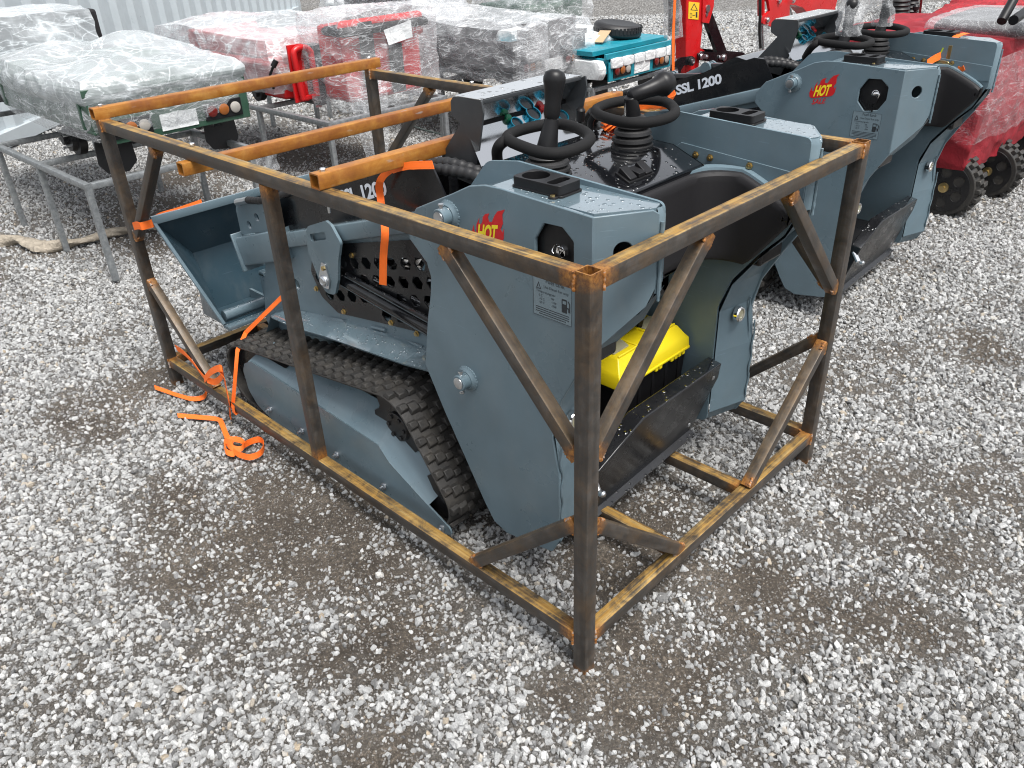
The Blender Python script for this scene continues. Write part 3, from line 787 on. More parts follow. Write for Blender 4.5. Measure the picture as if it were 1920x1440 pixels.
        bd('weld_line', wv, 'blue')
    rngw = random.Random(9)
    for s_ in (0, 1):
        wv = MB().tube([V(.268, .0145, 1.155-k*.0075) for k in range(26)], [.0045*rngw.uniform(.75, 1.25) for k in range(26)], 8)
        bd('weld_line', wv.mirror(XC) if s_ else wv, 'blue', side_r if s_ else side_l)
        wv = MB().tube([V(.150+.004*math.sin(k), .2035, .24+k*.014) for k in range(22)], [.0035*rngw.uniform(.7, 1.3) for k in range(22)], 7)
        bd('weld_line', wv.mirror(XC) if s_ else wv, 'blue', side_r if s_ else side_l)
    sc_ = [V(LX-.0006, .484+.026*math.cos(R(a)), .880+.026*math.sin(R(a))) for a in range(40, 150, 8)]
    bd('scratch', MB().tube(sc_, .0008, 5), 'black_flat', side_l)
    # ---- fuel tank inside the left pod seen through the openings
    bd('fuel_tank', MB().box(LX+.016, XI-.003, .14, .42, .78, 1.165), 'black_flat', bevel=.01)
    bd('fuel_tank', MB().box(LX+.016, XI-.003, .14, .42, .78, 1.165).mirror(XC), 'black_flat', bevel=.01)
    k = MB().lathe((LX+.018, .205, 1.075), (-1,0,0), [(0, .014), (.008, .014), (.010, .011)], 20)
    ks = bd('key_switch', k, 'chrome')
    kk = MB().plate(fillet([(.194, 1.045), (.216, 1.045), (.221, 1.062), (.213, 1.076), (.197, 1.076), (.189, 1.062)], .004, 2), [], fx(LX-.004), -.003, .003)
    kk2 = MB().plate([(.201, 1.046), (.209, 1.046), (.209, 1.015), (.205, 1.010), (.201, 1.015)], [], fx(LX-.003), -.0015, .0015)
    bd('key', kk, 'plastic', ks); bd('key_blade', kk2, 'chrome', ks)
    ring = [V(LX-.002+.004*math.sin(a*.3), .205+.012*math.cos(a*PI/8), 1.084+.012*math.sin(a*PI/8)) for a in range(16)]
    bd('key_ring', MB().tube(ring, .0013, 6, closed=True), 'chrome', ks)
    # ---- pivot bosses
    def boss(y, z, par):
        def mkb(mir):
            b = MB()
            rng = random.Random(int(y*100)+mir)
            wr_ = [(0, .001)]
            b.lathe((LX, y, z), (-1,0,0), [(0, .036), (.004, .0365), (.007, .031), (.012, .0275), (.012, .024), (.036, .0235), (.038, .022)], 28)
            for a in range(26):
                an = a*2*PI/26; rj_ = rng.uniform(.0060, .0075); b.lathe((LX+.0005, y+.0325*math.cos(an), z+.0325*math.sin(an)), (-1,0,0), [(0, rj_), (.0035, rj_*.95), (.0055, rj_*.4)], 7)
            c = MB().lathe((LX-.0382, y, z), (-1,0,0), [(0, .0175), (.0012, .0172), (.0014, .0160)], 24)
            if mir: b, c = b.mirror(XC), c.mirror(XC)
            p = bd('pivot_boss', b, 'blue', par); bd('pin', c, 'zinc', p, smooth=25)
            for sg in (1, -1):
                d = MB().lathe((LX-.026, y, z+sg*.022), (0, 0, sg), [(0, .005), (.008, .005), (.0085, .0075), (.013, .0075)], 6)
                bd('bolt', d.mirror(XC) if mir else d, 'zinc', p)
        mkb(0); mkb(1)
    boss(.565, 1.090, root); boss(.540, .622, root)
    # ---- cup holders
    def cup(mir, full):
        cx_, cy_ = .222, .315; zt = 1.184
        def m_(b): return b.mirror(XC) if mir else b
        base = MB().plate(fillet([(cx_-.040, cy_-.085), (cx_+.040, cy_-.085), (cx_+.040, cy_+.072), (cx_-.040, cy_+.072)], .012), [], lambda a, b, t: V(a, b, zt+t), .0, .005)
        for sx, sy in ((-.044, -.066), (.044, .060)):
            base.plate(circ(cx_+sx, cy_+sy, .012, 16), [], lambda a, b, t: V(a, b, zt+t), .0005, .0045)
        p = bd('cup_holder', m_(base), 'plastic', bevel=.001)
        ho = circ(cx_, cy_+.026, .0335, 28)
        sl2 = rect(cx_-.002, cy_-.045, .062, .028, .0135, 5)
        rim = MB().plate(rect(cx_, cy_-.006, .078, .148, .012), [ho, sl2], lambda a, b, t: V(a, b, zt+.005+t), 0, .022)
        rim.plate(rect(cx_, cy_-.006, .074, .144, .012), [], lambda a, b, t: V(a, b, zt+.0055+t), 0, .0015)
        bd('rim', m_(rim), 'plastic', p, bevel=.0012)
        for sx, sy in ((-.046, -.066), (.046, .060)):
            bd('screw', m_(MB().lathe((cx_+sx, cy_+sy, zt+.0045), (0,0,1), [(0, .006), (.004, .006)], 6)), 'gold', p)
    cup(False, False); cup(True, True)
    # ---- operator console between the pods: shiny black box with a sloping rear edge
    c = MB(); xa, xb = .372, .918
    sec = [(.318, .98), (.318, 1.085), (.425, 1.128), (.690, 1.140), (.690, .98)]
    vs = []
    for x in (xa, xb):
        for i, (y, z) in enumerate(sec): vs.append(V(x, y, z))
    c.add(vs, [(0,1,2,3,4), (5,9,8,7,6)]+[(i, (i+1) % 5, 5+(i+1) % 5, 5+i) for i in range(5)])
    # sloping cheeks out to the pods
    for s_ in (0, 1):
        e = MB(); e.add([V(xa, .318, 1.085), V(xa, .425, 1.128), V(xa, .690, 1.140), V(XI+.009, .690, 1.06), V(XI+.009, .45, 1.06), V(XI+.009, .318, 1.045), V(xa, .318, .98), V(XI+.009, .318, .98)], [(0,1,4,5), (1,2,3,4), (0,5,7,6)])
        if s_: e = e.mirror(XC)
        c.add(e.v, e.f)
    cons = bd('console', c, 'black', bevel=.004, smooth=25)
    bd('body', MB().box(XI+.009, 2*XC-XI-.009, .56, .72, .17, 1.08).box(XI+.009, 2*XC-XI-.009, .345, .56, .80, .975).box(XI+.009, 2*XC-XI-.009, .345, .56, .17, .262), 'black_flat')
    # rocker switches
    sw = MB(); du = V(0, .107, .043).normalized(); dn_ = V(0, -.043, .107).normalized(); cs = V(.655, .372, 1.1067)
    sw.obox(cs+dn_*.003, V(1,0,0), du, dn_, .118, .052, .006); base = bd('switch_panel', sw, 'plastic', cons, bevel=.001)
    for i, dx in enumerate((-.036, 0, .036)):
        b = MB(); a = cs+V(dx, 0, 0)+dn_*.006; up_ = i != 1
        h0, h1 = (.006, .016) if up_ else (.014, .006)
        b.add([a+V(-.0155,0,0)-du*.023, a+V(.0155,0,0)-du*.023, a+V(.0155,0,0)+du*.023, a+V(-.0155,0,0)+du*.023,
               a+V(-.0155,0,0)-du*.022+dn_*h0, a+V(.0155,0,0)-du*.022+dn_*h0, a+V(.0155,0,0)+du*.022+dn_*h1, a+V(-.0155,0,0)+du*.022+dn_*h1],
              [(0,1,2,3),(4,7,6,5),(0,4,5,1),(1,5,6,2),(2,6,7,3),(3,7,4,0)])
        r_ = bd('rocker_switch', b, 'plastic', base, bevel=.0015)
    # flange strip with yellow zinc bolts along each pod wall
    for s_ in (0, 1):
        b = MB().plate([(.03, 1.085), (.44, 1.118), (.50, 1.07), (.50, 1.02), (.03, 1.02)], [], fx(XI+.008), .0005, .0045)
        if s_: b = b.mirror(XC)
        f_ = bd('pad_flange', b, 'blue_in', wl if not s_ else wr, bevel=.001)
    for y in (.385, .335, .204):
        for s_ in (0, 1):
            q = MB().lathe((XI+.0125, y, 1.088 - (.33-y)*.02), (1,0,0), [(0, .011), (.002, .011), (.0022, .008), (.009, .008), (.0095, .004), (.012, .004)], 6)
            bd('bolt', q.mirror(XC) if s_ else q, 'gold', wr if s_ else wl)
    # ---- padded thigh rest: U-shaped cushion, its wings run back along the pod walls
    pad = MB()
    xw = XI+.013; xw2 = 2*XC-xw
    rows = []
    ns = 40
    # plan centre line of the cushion's front face from left wing tip round to the right wing tip
    plan = []
    def pl_(x, y): plan.append((x, y))
    yb = .300; yt = .045; rc = .11; xin = xw+.045; xin2 = xw2-.045
    for i in range(9): pl_(xin, yt+(yb-rc-yt)*i/8)
    for i in range(1, 10): a = PI-(PI/2)*i/10; pl_(xin+rc+rc*math.cos(a), yb-rc+rc*math.sin(a))
    for i in range(13): pl_(xin+rc+(xin2-xin-2*rc)*i/12, yb)
    for i in range(1, 10): a = PI/2-(PI/2)*i/10; pl_(xin2-rc+rc*math.cos(a), yb-rc+rc*math.sin(a))
    for i in range(9): pl_(xin2, yb-rc-(yb-rc-yt)*i/8)
    n = len(plan); vs = []
    def back(x, y):   # matching point on the wall behind
        if y < yb-rc+.001: return (xw if x < XC else xw2, y)
        f = (y-(yb-rc))/rc
        return (x+(xw-x)*(1-min(1, abs(x-xin)/rc)) if x < XC else x+(xw2-x)*(1-min(1, abs(x-xin2)/rc)), y+(.342-yb)*min(1, f*1.2))
    vs_z = []
    for i, (x, y) in enumerate(plan):
        bx, by = back(x, y); k = max(0, min(1, (y-yt)/(yb-yt)))
        zt = .990+.085*min(1, k*1.5)**.8 if y < yb-.01 else 1.072; zt = min(zt, 1.072); vs_z.append(zt)
        zb = .955-.155*min(1, (y-yt)/.12) if y < yt+.12 else .800
        z_ = [(zt-.002, 0.0), (zt, .30), (zt-.001, .82), (zt-.010, .98), (zt-.03, 1.0), ((zt+zb)/2, 1.01), (zb+.03, 1.0), (zb+.008, .97), (zb, .8), (zb+.002, 0.0)]
        for z, u in z_: vs.append(V(bx+(x-bx)*u, by+(y-by)*u, z))
    m = 10; fs = [(i*m+k_, i*m+k_+1, (i+1)*m+k_+1, (i+1)*m+k_) for i in range(n-1) for k_ in range(m-1)]
    fs += [tuple(range(m-1, -1, -1)), tuple(range((n-1)*m, n*m))]
    pad.add(vs, fs); bd('thigh_pad', pad, 'plastic_soft', smooth=60, bevel=.006)
    lg_ = MB(); vs = []
    for i, (x, y) in enumerate(plan):
        bx, by = back(x, y); z = vs_z[i]
        vs += [V(bx, by, z+.007), V(bx+(x-bx)*.52, by+(y-by)*.52, z+.007), V(bx+(x-bx)*.56, by+(y-by)*.56, z-.004)]
    lg_.add(vs, [(i*3+k_, i*3+k_+1, (i+1)*3+k_+1, (i+1)*3+k_) for i in range(n-1) for k_ in range(2)]); bd('pad_ledge', lg_, 'blue_in', smooth=40)
    # lower rear wall under the pad
    bd('rear_wall', MB().add([V(XI+.009, .30, .80), V(2*XC-XI-.009, .30, .80), V(2*XC-XI-.009, .40, .72), V(XI+.009, .40, .72), V(2*XC-XI-.009, .555, .68), V(XI+.009, .555, .68)], [(0,1,2,3), (3,2,4,5)]), 'black_flat')
    # ---- fold-up foot platform: black box-section panel leaning in the footwell
    fp = MB()
    A = [(.31, .205, .365), (.536, .215, .432), (.972, .218, .432), (.985, .232, .365), (.93, .300, .120), (.31, .300, .075)]
    Bk = [(.31, .255, .372), (.52, .268, .440), (.972, .270, .440), (.985, .280, .37), (.93, .335, .13), (.31, .335, .09)]
    k6 = len(A)
    fp.add([V(*a) for a in A]+[V(*b) for b in Bk], [tuple(range(k6)), tuple(range(2*k6-1, k6-1, -1))]+[(i, (i+1) % k6, k6+(i+1) % k6, k6+i) for i in range(k6)])
    plat = bd('foot_platform', fp, 'black_semi', bevel=.004)
    lip = MB(); lip.add([V(.31, .292, .130), V(.93, .292, .165), V(.93, .268, .150), V(.31, .268, .112), V(.31, .300, .060), V(.93, .300, .100)], [(0,1,2,3), (3,2,5,4)])
    bd('lip', lip, 'black_semi', plat)
    for x, z in ((.945, .385), (.90, .20)): bd('bolt', MB().lathe((x, .222+(.43-z)*.26, z), (0,-1,-.2), [(0, .010), (.006, .009), (.008, .005)], 12), 'zinc', plat)
    bd('hinge_bolt', MB().lathe((.305, .195, .30), (0,-1,0), [(0, .011), (.012, .011), (.018, .006)], 12).tube([V(.32, .24, .335), V(.305, .205, .30)], .012, 10), 'zinc', plat)
    # ---- instrument panel: polished sloping sheet, mirror-like back board leaning over it, wet ledge on top
    dx0, dx1 = XC-.215, XC+.215
    pn = MB().add([V(dx0-.045, .685, 1.112), V(dx1+.045, .685, 1.112), V(dx1, .800, 1.215), V(dx0, .800, 1.215)], [(0,1,2,3)])
    dash = bd('instrument_panel', pn, 'ss')
    bb = MB().add([V(dx0, .800, 1.222), V(dx1, .800, 1.222), V(dx1, .742, 1.290), V(dx0, .742, 1.290)], [(0,1,2,3)]); bd('back_board', bb, 'ss', dash)
    bd('trim', MB().box(dx0, dx1, .797, .806, 1.213, 1.224), 'plastic', dash)
    lg = MB().plate(fillet([(.733, 1.300), (.733, 1.288), (.742, 1.291), (.801, 1.222), (.815, 1.222), (.858, 1.245), (.858, 1.285), (.845, 1.299)], [.002, .002, .002, .002, .01, .01, .01, .01], 4), [], lambda a, b, t: V(t, a, b), dx0, dx1)
    hood = bd('hood', lg, 'dark_grey', bevel=.002); bd('hood_sheet', MB().box(dx0+.001, dx1-.001, .735, .842, 1.3005, 1.302), 'ss', hood)
    eng = MB().plate(fillet([(.84, .50), (.84, 1.10), (1.0, 1.13), (1.45, .90), (1.75, .70), (1.75, .50)], .03), [], lambda a, b, t: V(t, a, b), XI+.09, 2*XC-XI-.09); bd('engine_cover', eng, 'black', bevel=.006)
    wing = fillet([(.722, 1.303), (.716, 1.27), (.757, 1.105), (.775, 1.06), (.86, 1.07), (.905, 1.125), (.775, 1.272)], [.004, .01, .01, .01, .01, .01, .05], 4)
    both('side_wing', MB().plate(wing, [], fx(dx0-.010), 0, .006), 'dark_grey', bevel=.001)
    # gauges, lamps, knob
    pn_n = V(0, -.103, .115).normalized(); pu = V(0, .215, .097).normalized()
    def onp(px, py):
        d = CAM_M @ Vector(((px-960)/F_PX, -(py-720)/F_PX, -1.0)); p0_ = V(0, .685, 1.112); s_ = (p0_-CAM_LOC).dot(pn_n)/d.dot(pn_n); return CAM_LOC+d*s_
    for px, py, r_ in ((997, 217, .028), (966, 235, .022), (1052, 221, .022)):
        c_ = onp(px, py)
        g_ = bd('gauge', MB().lathe(c_, pn_n, [(0, r_), (.010, r_), (.013, r_*.96), (.013, r_*.82), (.006, r_*.80)], 28), 'aqua', dash)
        bd('gauge_glass', MB().lathe(c_, pn_n, [(.001, r_*.8), (.008, r_*.8)], 28), 'glass', g_)
    for px, py, m_ in ((951, 224, 'green_btn'), (1014, 205, 'red_btn')):
        c_ = onp(px, py); bd('indicator_lamp', MB().lathe(c_, pn_n, [(0, .012), (.010, .012), (.014, .009)], 14), m_, dash)
    c_ = onp(1086, 240); bd('knob', MB().lathe(c_, V(0,-.1,1), [(0, .006), (.02, .006), (.022, .014), (.055, .015), (.062, .010)], 16), 'plastic', dash)
    c_ = onp(1106, 225); bd('horn_button', MB().lathe(c_, pn_n, [(0, .024), (.03, .024), (.03, .016), (.05, .016)], 16), 'plastic', dash)
    # ---- control levers
    def boot(x, y, z, h, par, r0=.062):
        pr = [(0, r0*1.05), (.004, r0)]
        nb = 4
        for i in range(nb):
            t = i/nb; r_ = r0*(1-.38*t); pr += [(.006+h*t, r_*.90), (.006+h*(t+.35/nb), r_), (.006+h*(t+.7/nb), r_*.98), (.006+h*(t+.98/nb), r_*.80)]
        pr += [(h+.01, r0*.36), (h+.012, .01)]
        return bd('rubber_boot', MB().lathe((x, y, z), (0,0,1), pr, 28), 'rubber_black', par)
    la = empty('control_lever', V(.455-XC, .515-.9, 1.13), parent=root)
    LG = V(.455, .515, 1.13)
    def bl(nm, b, m, par, og, **k): return b.build(nm, M[m], par, og, **k)
    bl('rubber_boot', MB().lathe(LG, (0,0,1), [(0, .067), (.005, .066), (.008, .058), (.014, .064), (.020, .063), (.024, .054), (.030, .060), (.036, .058), (.042, .046), (.048, .05), (.055, .044), (.062, .03), (.07, .02)], 28), 'rubber_black', la, LG)
    st0 = V(.452, .515, 1.185); st1 = V(.470, .510, 1.275); st2 = V(.480, .508, 1.375)
    bl('lever_sleeve', MB().tube([st0, st0.lerp(st1, .5), st1], [.031, .024, .018], 16), 'plastic', la, LG, bevel=.003)
    bl('grip', MB().tube([st1, st1+V(0,0,.012), st1.lerp(st2, .35), st1.lerp(st2, .7), st1.lerp(st2, .9), st2, st2+V(.001,0,.012), st2+V(.002,0,.018)], [.019, .022, .021, .025, .029, .029, .024, .010], 20), 'plastic', la, LG, smooth=60)
    RG = V(.828, .510, 1.13)
    lb = empty('control_lever', RG-OG, parent=root)
    bl('rubber_boot', MB().lathe(RG, (0,0,1), [(0, .062), (.005, .062), (.010, .053), (.017, .061), (.026, .059), (.031, .048), (.037, .056), (.046, .053), (.052, .043), (.058, .050), (.066, .047), (.073, .036), (.08, .040), (.088, .028)], 28), 'rubber_black', lb, RG)
    s0 = P(1190, 262, 'y', .51); s1 = P(1185, 208, 'y', .51); s2 = P(1182, 181, 'y', .51)
    s3 = P(1245, 157, 'y', .47)
    bl('lever_sleeve', MB().tube([s0, s1, s2], [.026, .024, .018], 16), 'plastic', lb, RG, bevel=.003)
    bl('grip', MB().tube([s2+(s2-s3)*.03, s2, s2.lerp(s3, .5), s2.lerp(s3, .78), s3.lerp(s2, .1), s3, s3+(s3-s2)*.22, s3+(s3-s2)*.30], [.012, .019, .022, .026, .034, .036, .026, .008], 20), 'plastic', lb, RG, smooth=70)
    # padded reference bars: closed loops on a bent leg
    zl = 1.225
    lp = [P(x, y, 'z', zl) for x, y in ((951, 260), (970, 246), (1020, 234), (1055, 233), (1088, 243), (1106, 258), (1094, 273), (1058, 286), (1025, 288), (988, 278))]
    l1 = bd('hand_rest', MB().tube(spline(lp, 5, True), .0152, 14, closed=True), 'foam', smooth=60)
    leg = [lp[0]+V(.01,0,0), P(939, 270, 'z', zl-.01), P(932, 283, 'z', zl-.035), P(933, 302, 'z', zl-.075)]
    bd('leg', MB().tube(spline(leg, 5), .0152, 14), 'foam', l1, smooth=60); e0 = leg[-1]
    bd('post', MB().tube([e0+V(0,0,.01), e0-V(0,0,.06)], .010, 12), 'plastic', l1)
    rp = [P(x, y, 'z', zl) for x, y in ((1121, 203), (1148, 193), (1190, 187), (1228, 188), (1254, 194), (1266, 210), (1250, 222), (1212, 230), (1176, 230), (1140, 222), (1118, 212))]
    l2 = bd('hand_rest', MB().tube(spline(rp, 5, True), .0152, 14, closed=True), 'foam', smooth=60)
    bd('post', MB().tube([rp[0], rp[0]+V(-.01, .02, -.04), rp[0]+V(-.01, .02, -.10)], .010, 12), 'plastic', l2)
    # ---- lower body: chassis cheeks, fenders, honeycomb guards
    hx = .262
    ch = fillet([(1.90, .34), (1.86, .48), (1.80, .62), (1.66, .68), (1.58, .75), (1.30, .82), (.80, .98), (.74, .98), (.74, .49), (1.0, .475), (1.72, .345), (1.84, .26)], [.02, .02, .03, .05, .02, .02, .02, 0, 0, .05, .05, .02], 4)
    both('chassis_cheek', MB().plate(ch, [circ(1.60, .575, .020, 20), [(1.46, .60), (1.36, .56), (1.07, .60), (.76, .64), (.76, .93), (1.28, .78), (1.44, .70)]], fx(hx), 0, .010), 'blue', bevel=.002)
    # fender above the track
    fd = MB()
    tp = [(1.76, .430, .215, .412), (1.70, .446, .185, .436), (1.55, .474, .180, .446), (1.32, .516, .180, .480), (1.07, .548, .178, .508), (.88, .560, .170, .535), (.735, .572, .155, .570)]
    for i in range(len(tp)-1):
        (a, z, o1, e1), (b, z2, o2, e2) = tp[i], tp[i+1]
        fd.add([V(hx, a, z), V(hx, b, z2), V(o2, b, e2), V(o1, a, e1)], [(0,1,2,3)])
        fd.add([V(o1, a, e1), V(o2, b, e2), V(o2+.003, b, e2-.007), V(o1+.003, a, e1-.007)], [(0,1,2,3)])
        fd.add([V(hx, a, z-.007), V(hx, b, z2-.007), V(o2+.003, b, e2-.007), V(o1+.003, a, e1-.007)], [(3,2,1,0)])
    fd.add([V(hx, 1.76, .430), V(.215, 1.76, .412), V(.20, 1.80, .33), V(hx, 1.82, .30)], [(0,1,2,3)])
    both('fender', fd, 'blue', smooth=30)
    for s_ in (0, 1):
        wv = MB()
        for a, b in ((1.66, 1.56), (1.40, 1.31), (1.15, 1.07), (.95, .88)):
            z = .437+(1.72-a)*.18 if a > 1.07 else .548; z2 = .437+(1.72-b)*.18 if b > 1.07 else .553
            wv.tube([V(hx-.002, a, z+.003), V(hx-.004, (a+b)/2, (z+z2)/2+.004), V(hx-.004, b, z2+.003)], .006, 7)
        bd('weld_line', wv.mirror(XC) if s_ else wv, 'blue')
    # black honeycomb guard behind the lift cylinder
    outl = fillet([(1.475, .66), (1.43, .575), (1.34, .538), (1.09, .578), (.755, .628), (.755, .95), (1.24, .82), (1.44, .745)], [.03, .04, .04, 0, 0, 0, 0, 0], 4)
    holes = []
    rr = .0265
    def inside(y, z):
        c = False; n_ = len(outl); j = n_-1
        for i in range(n_):
            (xi, yi), (xj, yj) = outl[i], outl[j]
            if (yi > z) != (yj > z) and y < (xj-xi)*(z-yi)/(yj-yi)+xi: c = not c
            j = i
        return c
    an = math.atan2(.082, -.34)
    for i in range(-9, 12):
        for j in range(-8, 9):
            u = i*.071+(j % 2)*.0355; v_ = j*.059
            y = 1.10+u*math.cos(an)-v_*math.sin(an); z = .665+u*math.sin(an)+v_*math.cos(an)
            if all(inside(y+.0285*math.cos(a*PI/4), z+.0285*math.sin(a*PI/4)) for a in range(8)):
                holes.append(fillet([(y+rr*1.02*math.cos(a*PI/3+an), z+rr*.84*math.sin(a*PI/3+an)) for a in range(6)], .0035, 2))
    both('honeycomb_guard', MB().plate(outl, holes, fx(hx-.006), 0, .004), 'black_semi', smooth=30)
    for y, z in ((1.455, .60), (1.30, .556), (1.03, .598), (1.20, .79), (.90, .60)):
        q = MB().lathe((hx-.006, y, z), (-1,0,0), [(0, .011), (.002, .011), (.0022, .008), (.008, .008)], 6); both('bolt', q, 'gold')
    # engine seen through it: block, foil-wrapped exhaust, hoses
    rng = random.Random(5)
    en = MB().box(.42, .87, .86, 1.45, .35, .92).lathe((.40, 1.0, .62), (1,0,0), [(0, .08), (.1, .08)], 24); bd('engine', en, 'black_flat', bevel=.01)
    fo = MB(); pts_ = []
    for i in range(13):
        for k in range(12):
            a = 2*PI*k/12; pts_.append(V(.365+.028*math.cos(a)*rng.uniform(.75, 1.3), .86+i*.03, .80-i*.006+.050*math.sin(a)*rng.uniform(.8, 1.25)))
    fo.add(pts_, [(i*12+k, i*12+(k+1) % 12, (i+1)*12+(k+1) % 12, (i+1)*12+k) for i in range(12) for k in range(12)]); both('exhaust_foil', fo, 'chrome', smooth=0)
    # ---- loader arms
    ax = .235
    arm = MB()
    d = V(0, -1.04, .335).normalized(); 
    def arm_s(y, dz=0): return V(0, y, .655+(1.90-y)*.305+dz)
    arm.beam(V(ax+.02, 1.905, .640), V(ax+.02, 1.60, .738), .075, .112, cham=.008)
    arm.beam(V(ax+.022, 1.60, .752), V(ax+.022, .60, 1.055), .05, .056, cham=.006)
    a_l, a_r = both('loader_arm', arm, 'blue', bevel=.002)
    # end plates, front bracket with two holes
    for s_, ap in ((0, a_l), (1, a_r)):
        def mm(b): return b.mirror(XC) if s_ else b
        ep = MB().obox(V(ax+.02, 1.912, .637), V(1,0,0), V(0, .955, -.297), V(0, .297, .955), .098, .012, .150); bd('end_plate', mm(ep), 'blue', ap, bevel=.003)
        br = fillet([(1.925, .70), (1.925, .80), (1.90, .845), (1.72, .885), (1.60, .885), (1.60, .79)], [.01, .03, .03, .04, .02, .02])
        bd('hose_bracket', mm(MB().plate(br, [circ(1.845, .755, .0155, 18), circ(1.775, .800, .0155, 18)], fx(ax+.012), 0, .010)), 'blue', ap, bevel=.002)
        lug = fillet([(1.400, .765), (1.395, .835), (1.375, .862), (1.262, .905), (1.235, .895), (1.195, .845), (1.225, .775), (1.245, .70), (1.275, .640), (1.33, .632), (1.36, .67)], [.01, .015, .02, .02, .02, .02, .02, .02, .03, .03, .02])
        slot = fillet([(1.372, .808), (1.372, .835), (1.275, .865), (1.275, .838)], .011, 4)
        lp_ = bd('cylinder_lug', mm(MB().plate(lug, [slot], fx(ax-.020), 0, .010)), 'blue', ap, bevel=.002)
        bd('pin', mm(MB().plate(fillet([(1.350, .690), (1.335, .655), (1.300, .655), (1.287, .690), (1.300, .745), (1.318, .752)], .012), [], fx(ax-.026), 0, .006).lathe((ax-.026, 1.318, .683), (-1,0,0), [(0, .021), (.004, .021), (.010, .017), (.012, .012), (.010, .009)], 20)), 'zinc', lp_, bevel=.001)
        bd('bolt', mm(MB().lathe((ax-.026, 1.309, .731), (-1,0,0), [(0, .008), (.007, .008)], 6)), 'gold', lp_)
        pc = MB().plate(fillet([(1.82, .79), (1.62, .895), (1.334, .988), (.843, 1.152), (.79, 1.150), (.765, 1.11), (.71, 1.02), (.71, .985), (1.60, .745)], [.01, .02, .02, .01, .02, .02, .01, 0, 0]), [], fx(ax+.046), 0, .006)
        cv = bd('arm_cover', mm(pc), 'black_semi', ap, bevel=.001)
        bd('bolt', mm(MB().lathe((ax+.046, 1.06, .925), (-1,0,0), [(0, .013), (.002, .013), (.0022, .010), (.009, .010)], 6)), 'gold', cv)
        if not s_:
            sl_v = V(0, -1, .325).normalized(); up_v = V(0, .20, 1).normalized(); o_ = V(ax+.045, 1.255, .940)
            tx = text_fit('SSL 1200', lambda x, y, t: o_+V(-t, 0, 0)+sl_v*x+up_v*y, 0, 0, .268, .048, off=.034, sp=.92); bd('lettering', tx, 'white', cv, smooth=0)
        # lift cylinders
        cyl = MB(); r0, r1 = V(ax+.030, 1.318, .683), V(ax+.010, .560, .622)
        dd = (r1-r0).normalized()
        cyl.tube([r0+dd*.05, r1-dd*.02], .027, 18)
        cyl.tube([r0+V(-.014, 0, .036)+dd*.08, r1+V(-.014, 0, .040)-dd*.1], .010, 10)
        cy = bd('lift_cylinder', mm(cyl), 'black'); bd('rod_eye', mm(MB().lathe(r0-V(.018,0,0), (1,0,0), [(0, .028), (.036, .028)], 20).tube([r0, r0+dd*.07], .013, 14)), 'black', cy)
        cyl2 = MB().tube([r0+V(.03, 0, .015)+dd*.03, r1+V(.03, 0, .05)], .022, 16); bd('barrel', mm(cyl2), 'black', cy)
        # corrugated hoses looping from the body to the arm
        for off in (0, .030):
            hp = spline([V(.36+off, .60, 1.10), V(.34+off, .70, 1.125), V(.315+off, .80, 1.125+off*.4), V(.305+off, .90, 1.105), V(.315+off, .97, 1.05), V(.33+off, 1.0, .98)], 14)
            bd('hose', mm(MB().tube(hp, [.0165+.0022*math.sin(i*1.9) for i in range(len(hp))], 12)), 'rubber_black', smooth=60)
        hp = spline([V(ax+.005, 1.875, .840), V(ax+.004, 1.80, .862), V(ax+.006, 1.70, .880), V(ax+.03, 1.58, .92), V(ax+.07, 1.45, .97)], 14)
        hz = bd('hose', mm(MB().tube(hp[14:], [.0125+.0016*math.sin(i*2.4) for i in range(len(hp)-14)], 12)), 'rubber_black', ap, smooth=60)
        bd('hose_end', mm(MB().tube([hp[0]+V(0,.012,-.004), hp[3], hp[14]], [.014, .0125, .013], 8)), 'zinc', hz)
    # quick-attach parts at the nose
    for s_ in (0, 1):
        b = MB().box(.305, .345, 1.925, 1.965, .20, .52).box(.345, .40, 1.93, 1.955, .22, .50).box(.305, .36, 1.90, 1.97, .50, .512)
        bd('coupler_plate', b.mirror(XC) if s_ else b, 'blue', bevel=.003)
    bd('nose', MB().box(.31, 2*XC-.31, 1.70, 1.90, .20, .60), 'blue_in', bevel=.01)
    # knuckle joints of the tilt linkage on top
    for cxx, cyy, czz in ((.46, 1.42, .985), (.83, 1.42, .985)):
        b = MB(); 
        for k, (dx, rr_) in enumerate(((-.030, .030), (-.012, .026), (.012, .026), (.030, .030))): b.lathe((cxx+dx-.007, cyy, czz), (1,0,0), [(0, rr_), (.014, rr_)], 20)
        b.beam(V(cxx-.03, cyy, czz), V(cxx-.03, cyy+.12, czz-.06), .012, .045); b.beam(V(cxx+.03, cyy, czz), V(cxx+.03, cyy+.12, czz-.06), .012, .045)
        kn = bd('tilt_linkage', b, 'blue'); bd('cylinder', MB().tube([V(cxx, cyy-.02, czz), V(cxx, 1.05, 1.02)], .022, 16), 'black', kn)
    # ---- stickers
    def lab(a, b, t): return V(LX-t, .2845-a, .9 + b)
    # flame with HOT SALE ; a runs rearward, b up
    hy, hz_ = .430, 1.080
    def hs_(x, y, t): return V(LX-.0004-t, hy-x, hz_+y)
    def zp(X, Y): return ((X-455)/1939, -((Y-635)-.125*(X-455))/1728)
    fl = [zp(*q) for q in ((352, 690), (345, 660), (362, 620), (366, 645), (380, 655), (384, 615), (405, 585), (400, 608), (412, 615), (426, 600), (430, 580), (448, 566), (474, 562), (464, 580), (470, 598), (490, 598), (508, 570), (530, 550), (578, 540), (560, 562), (560, 585), (562, 600), (545, 625), (555, 640), (566, 622), (562, 665), (548, 685), (530, 692), (400, 700), (370, 700))]
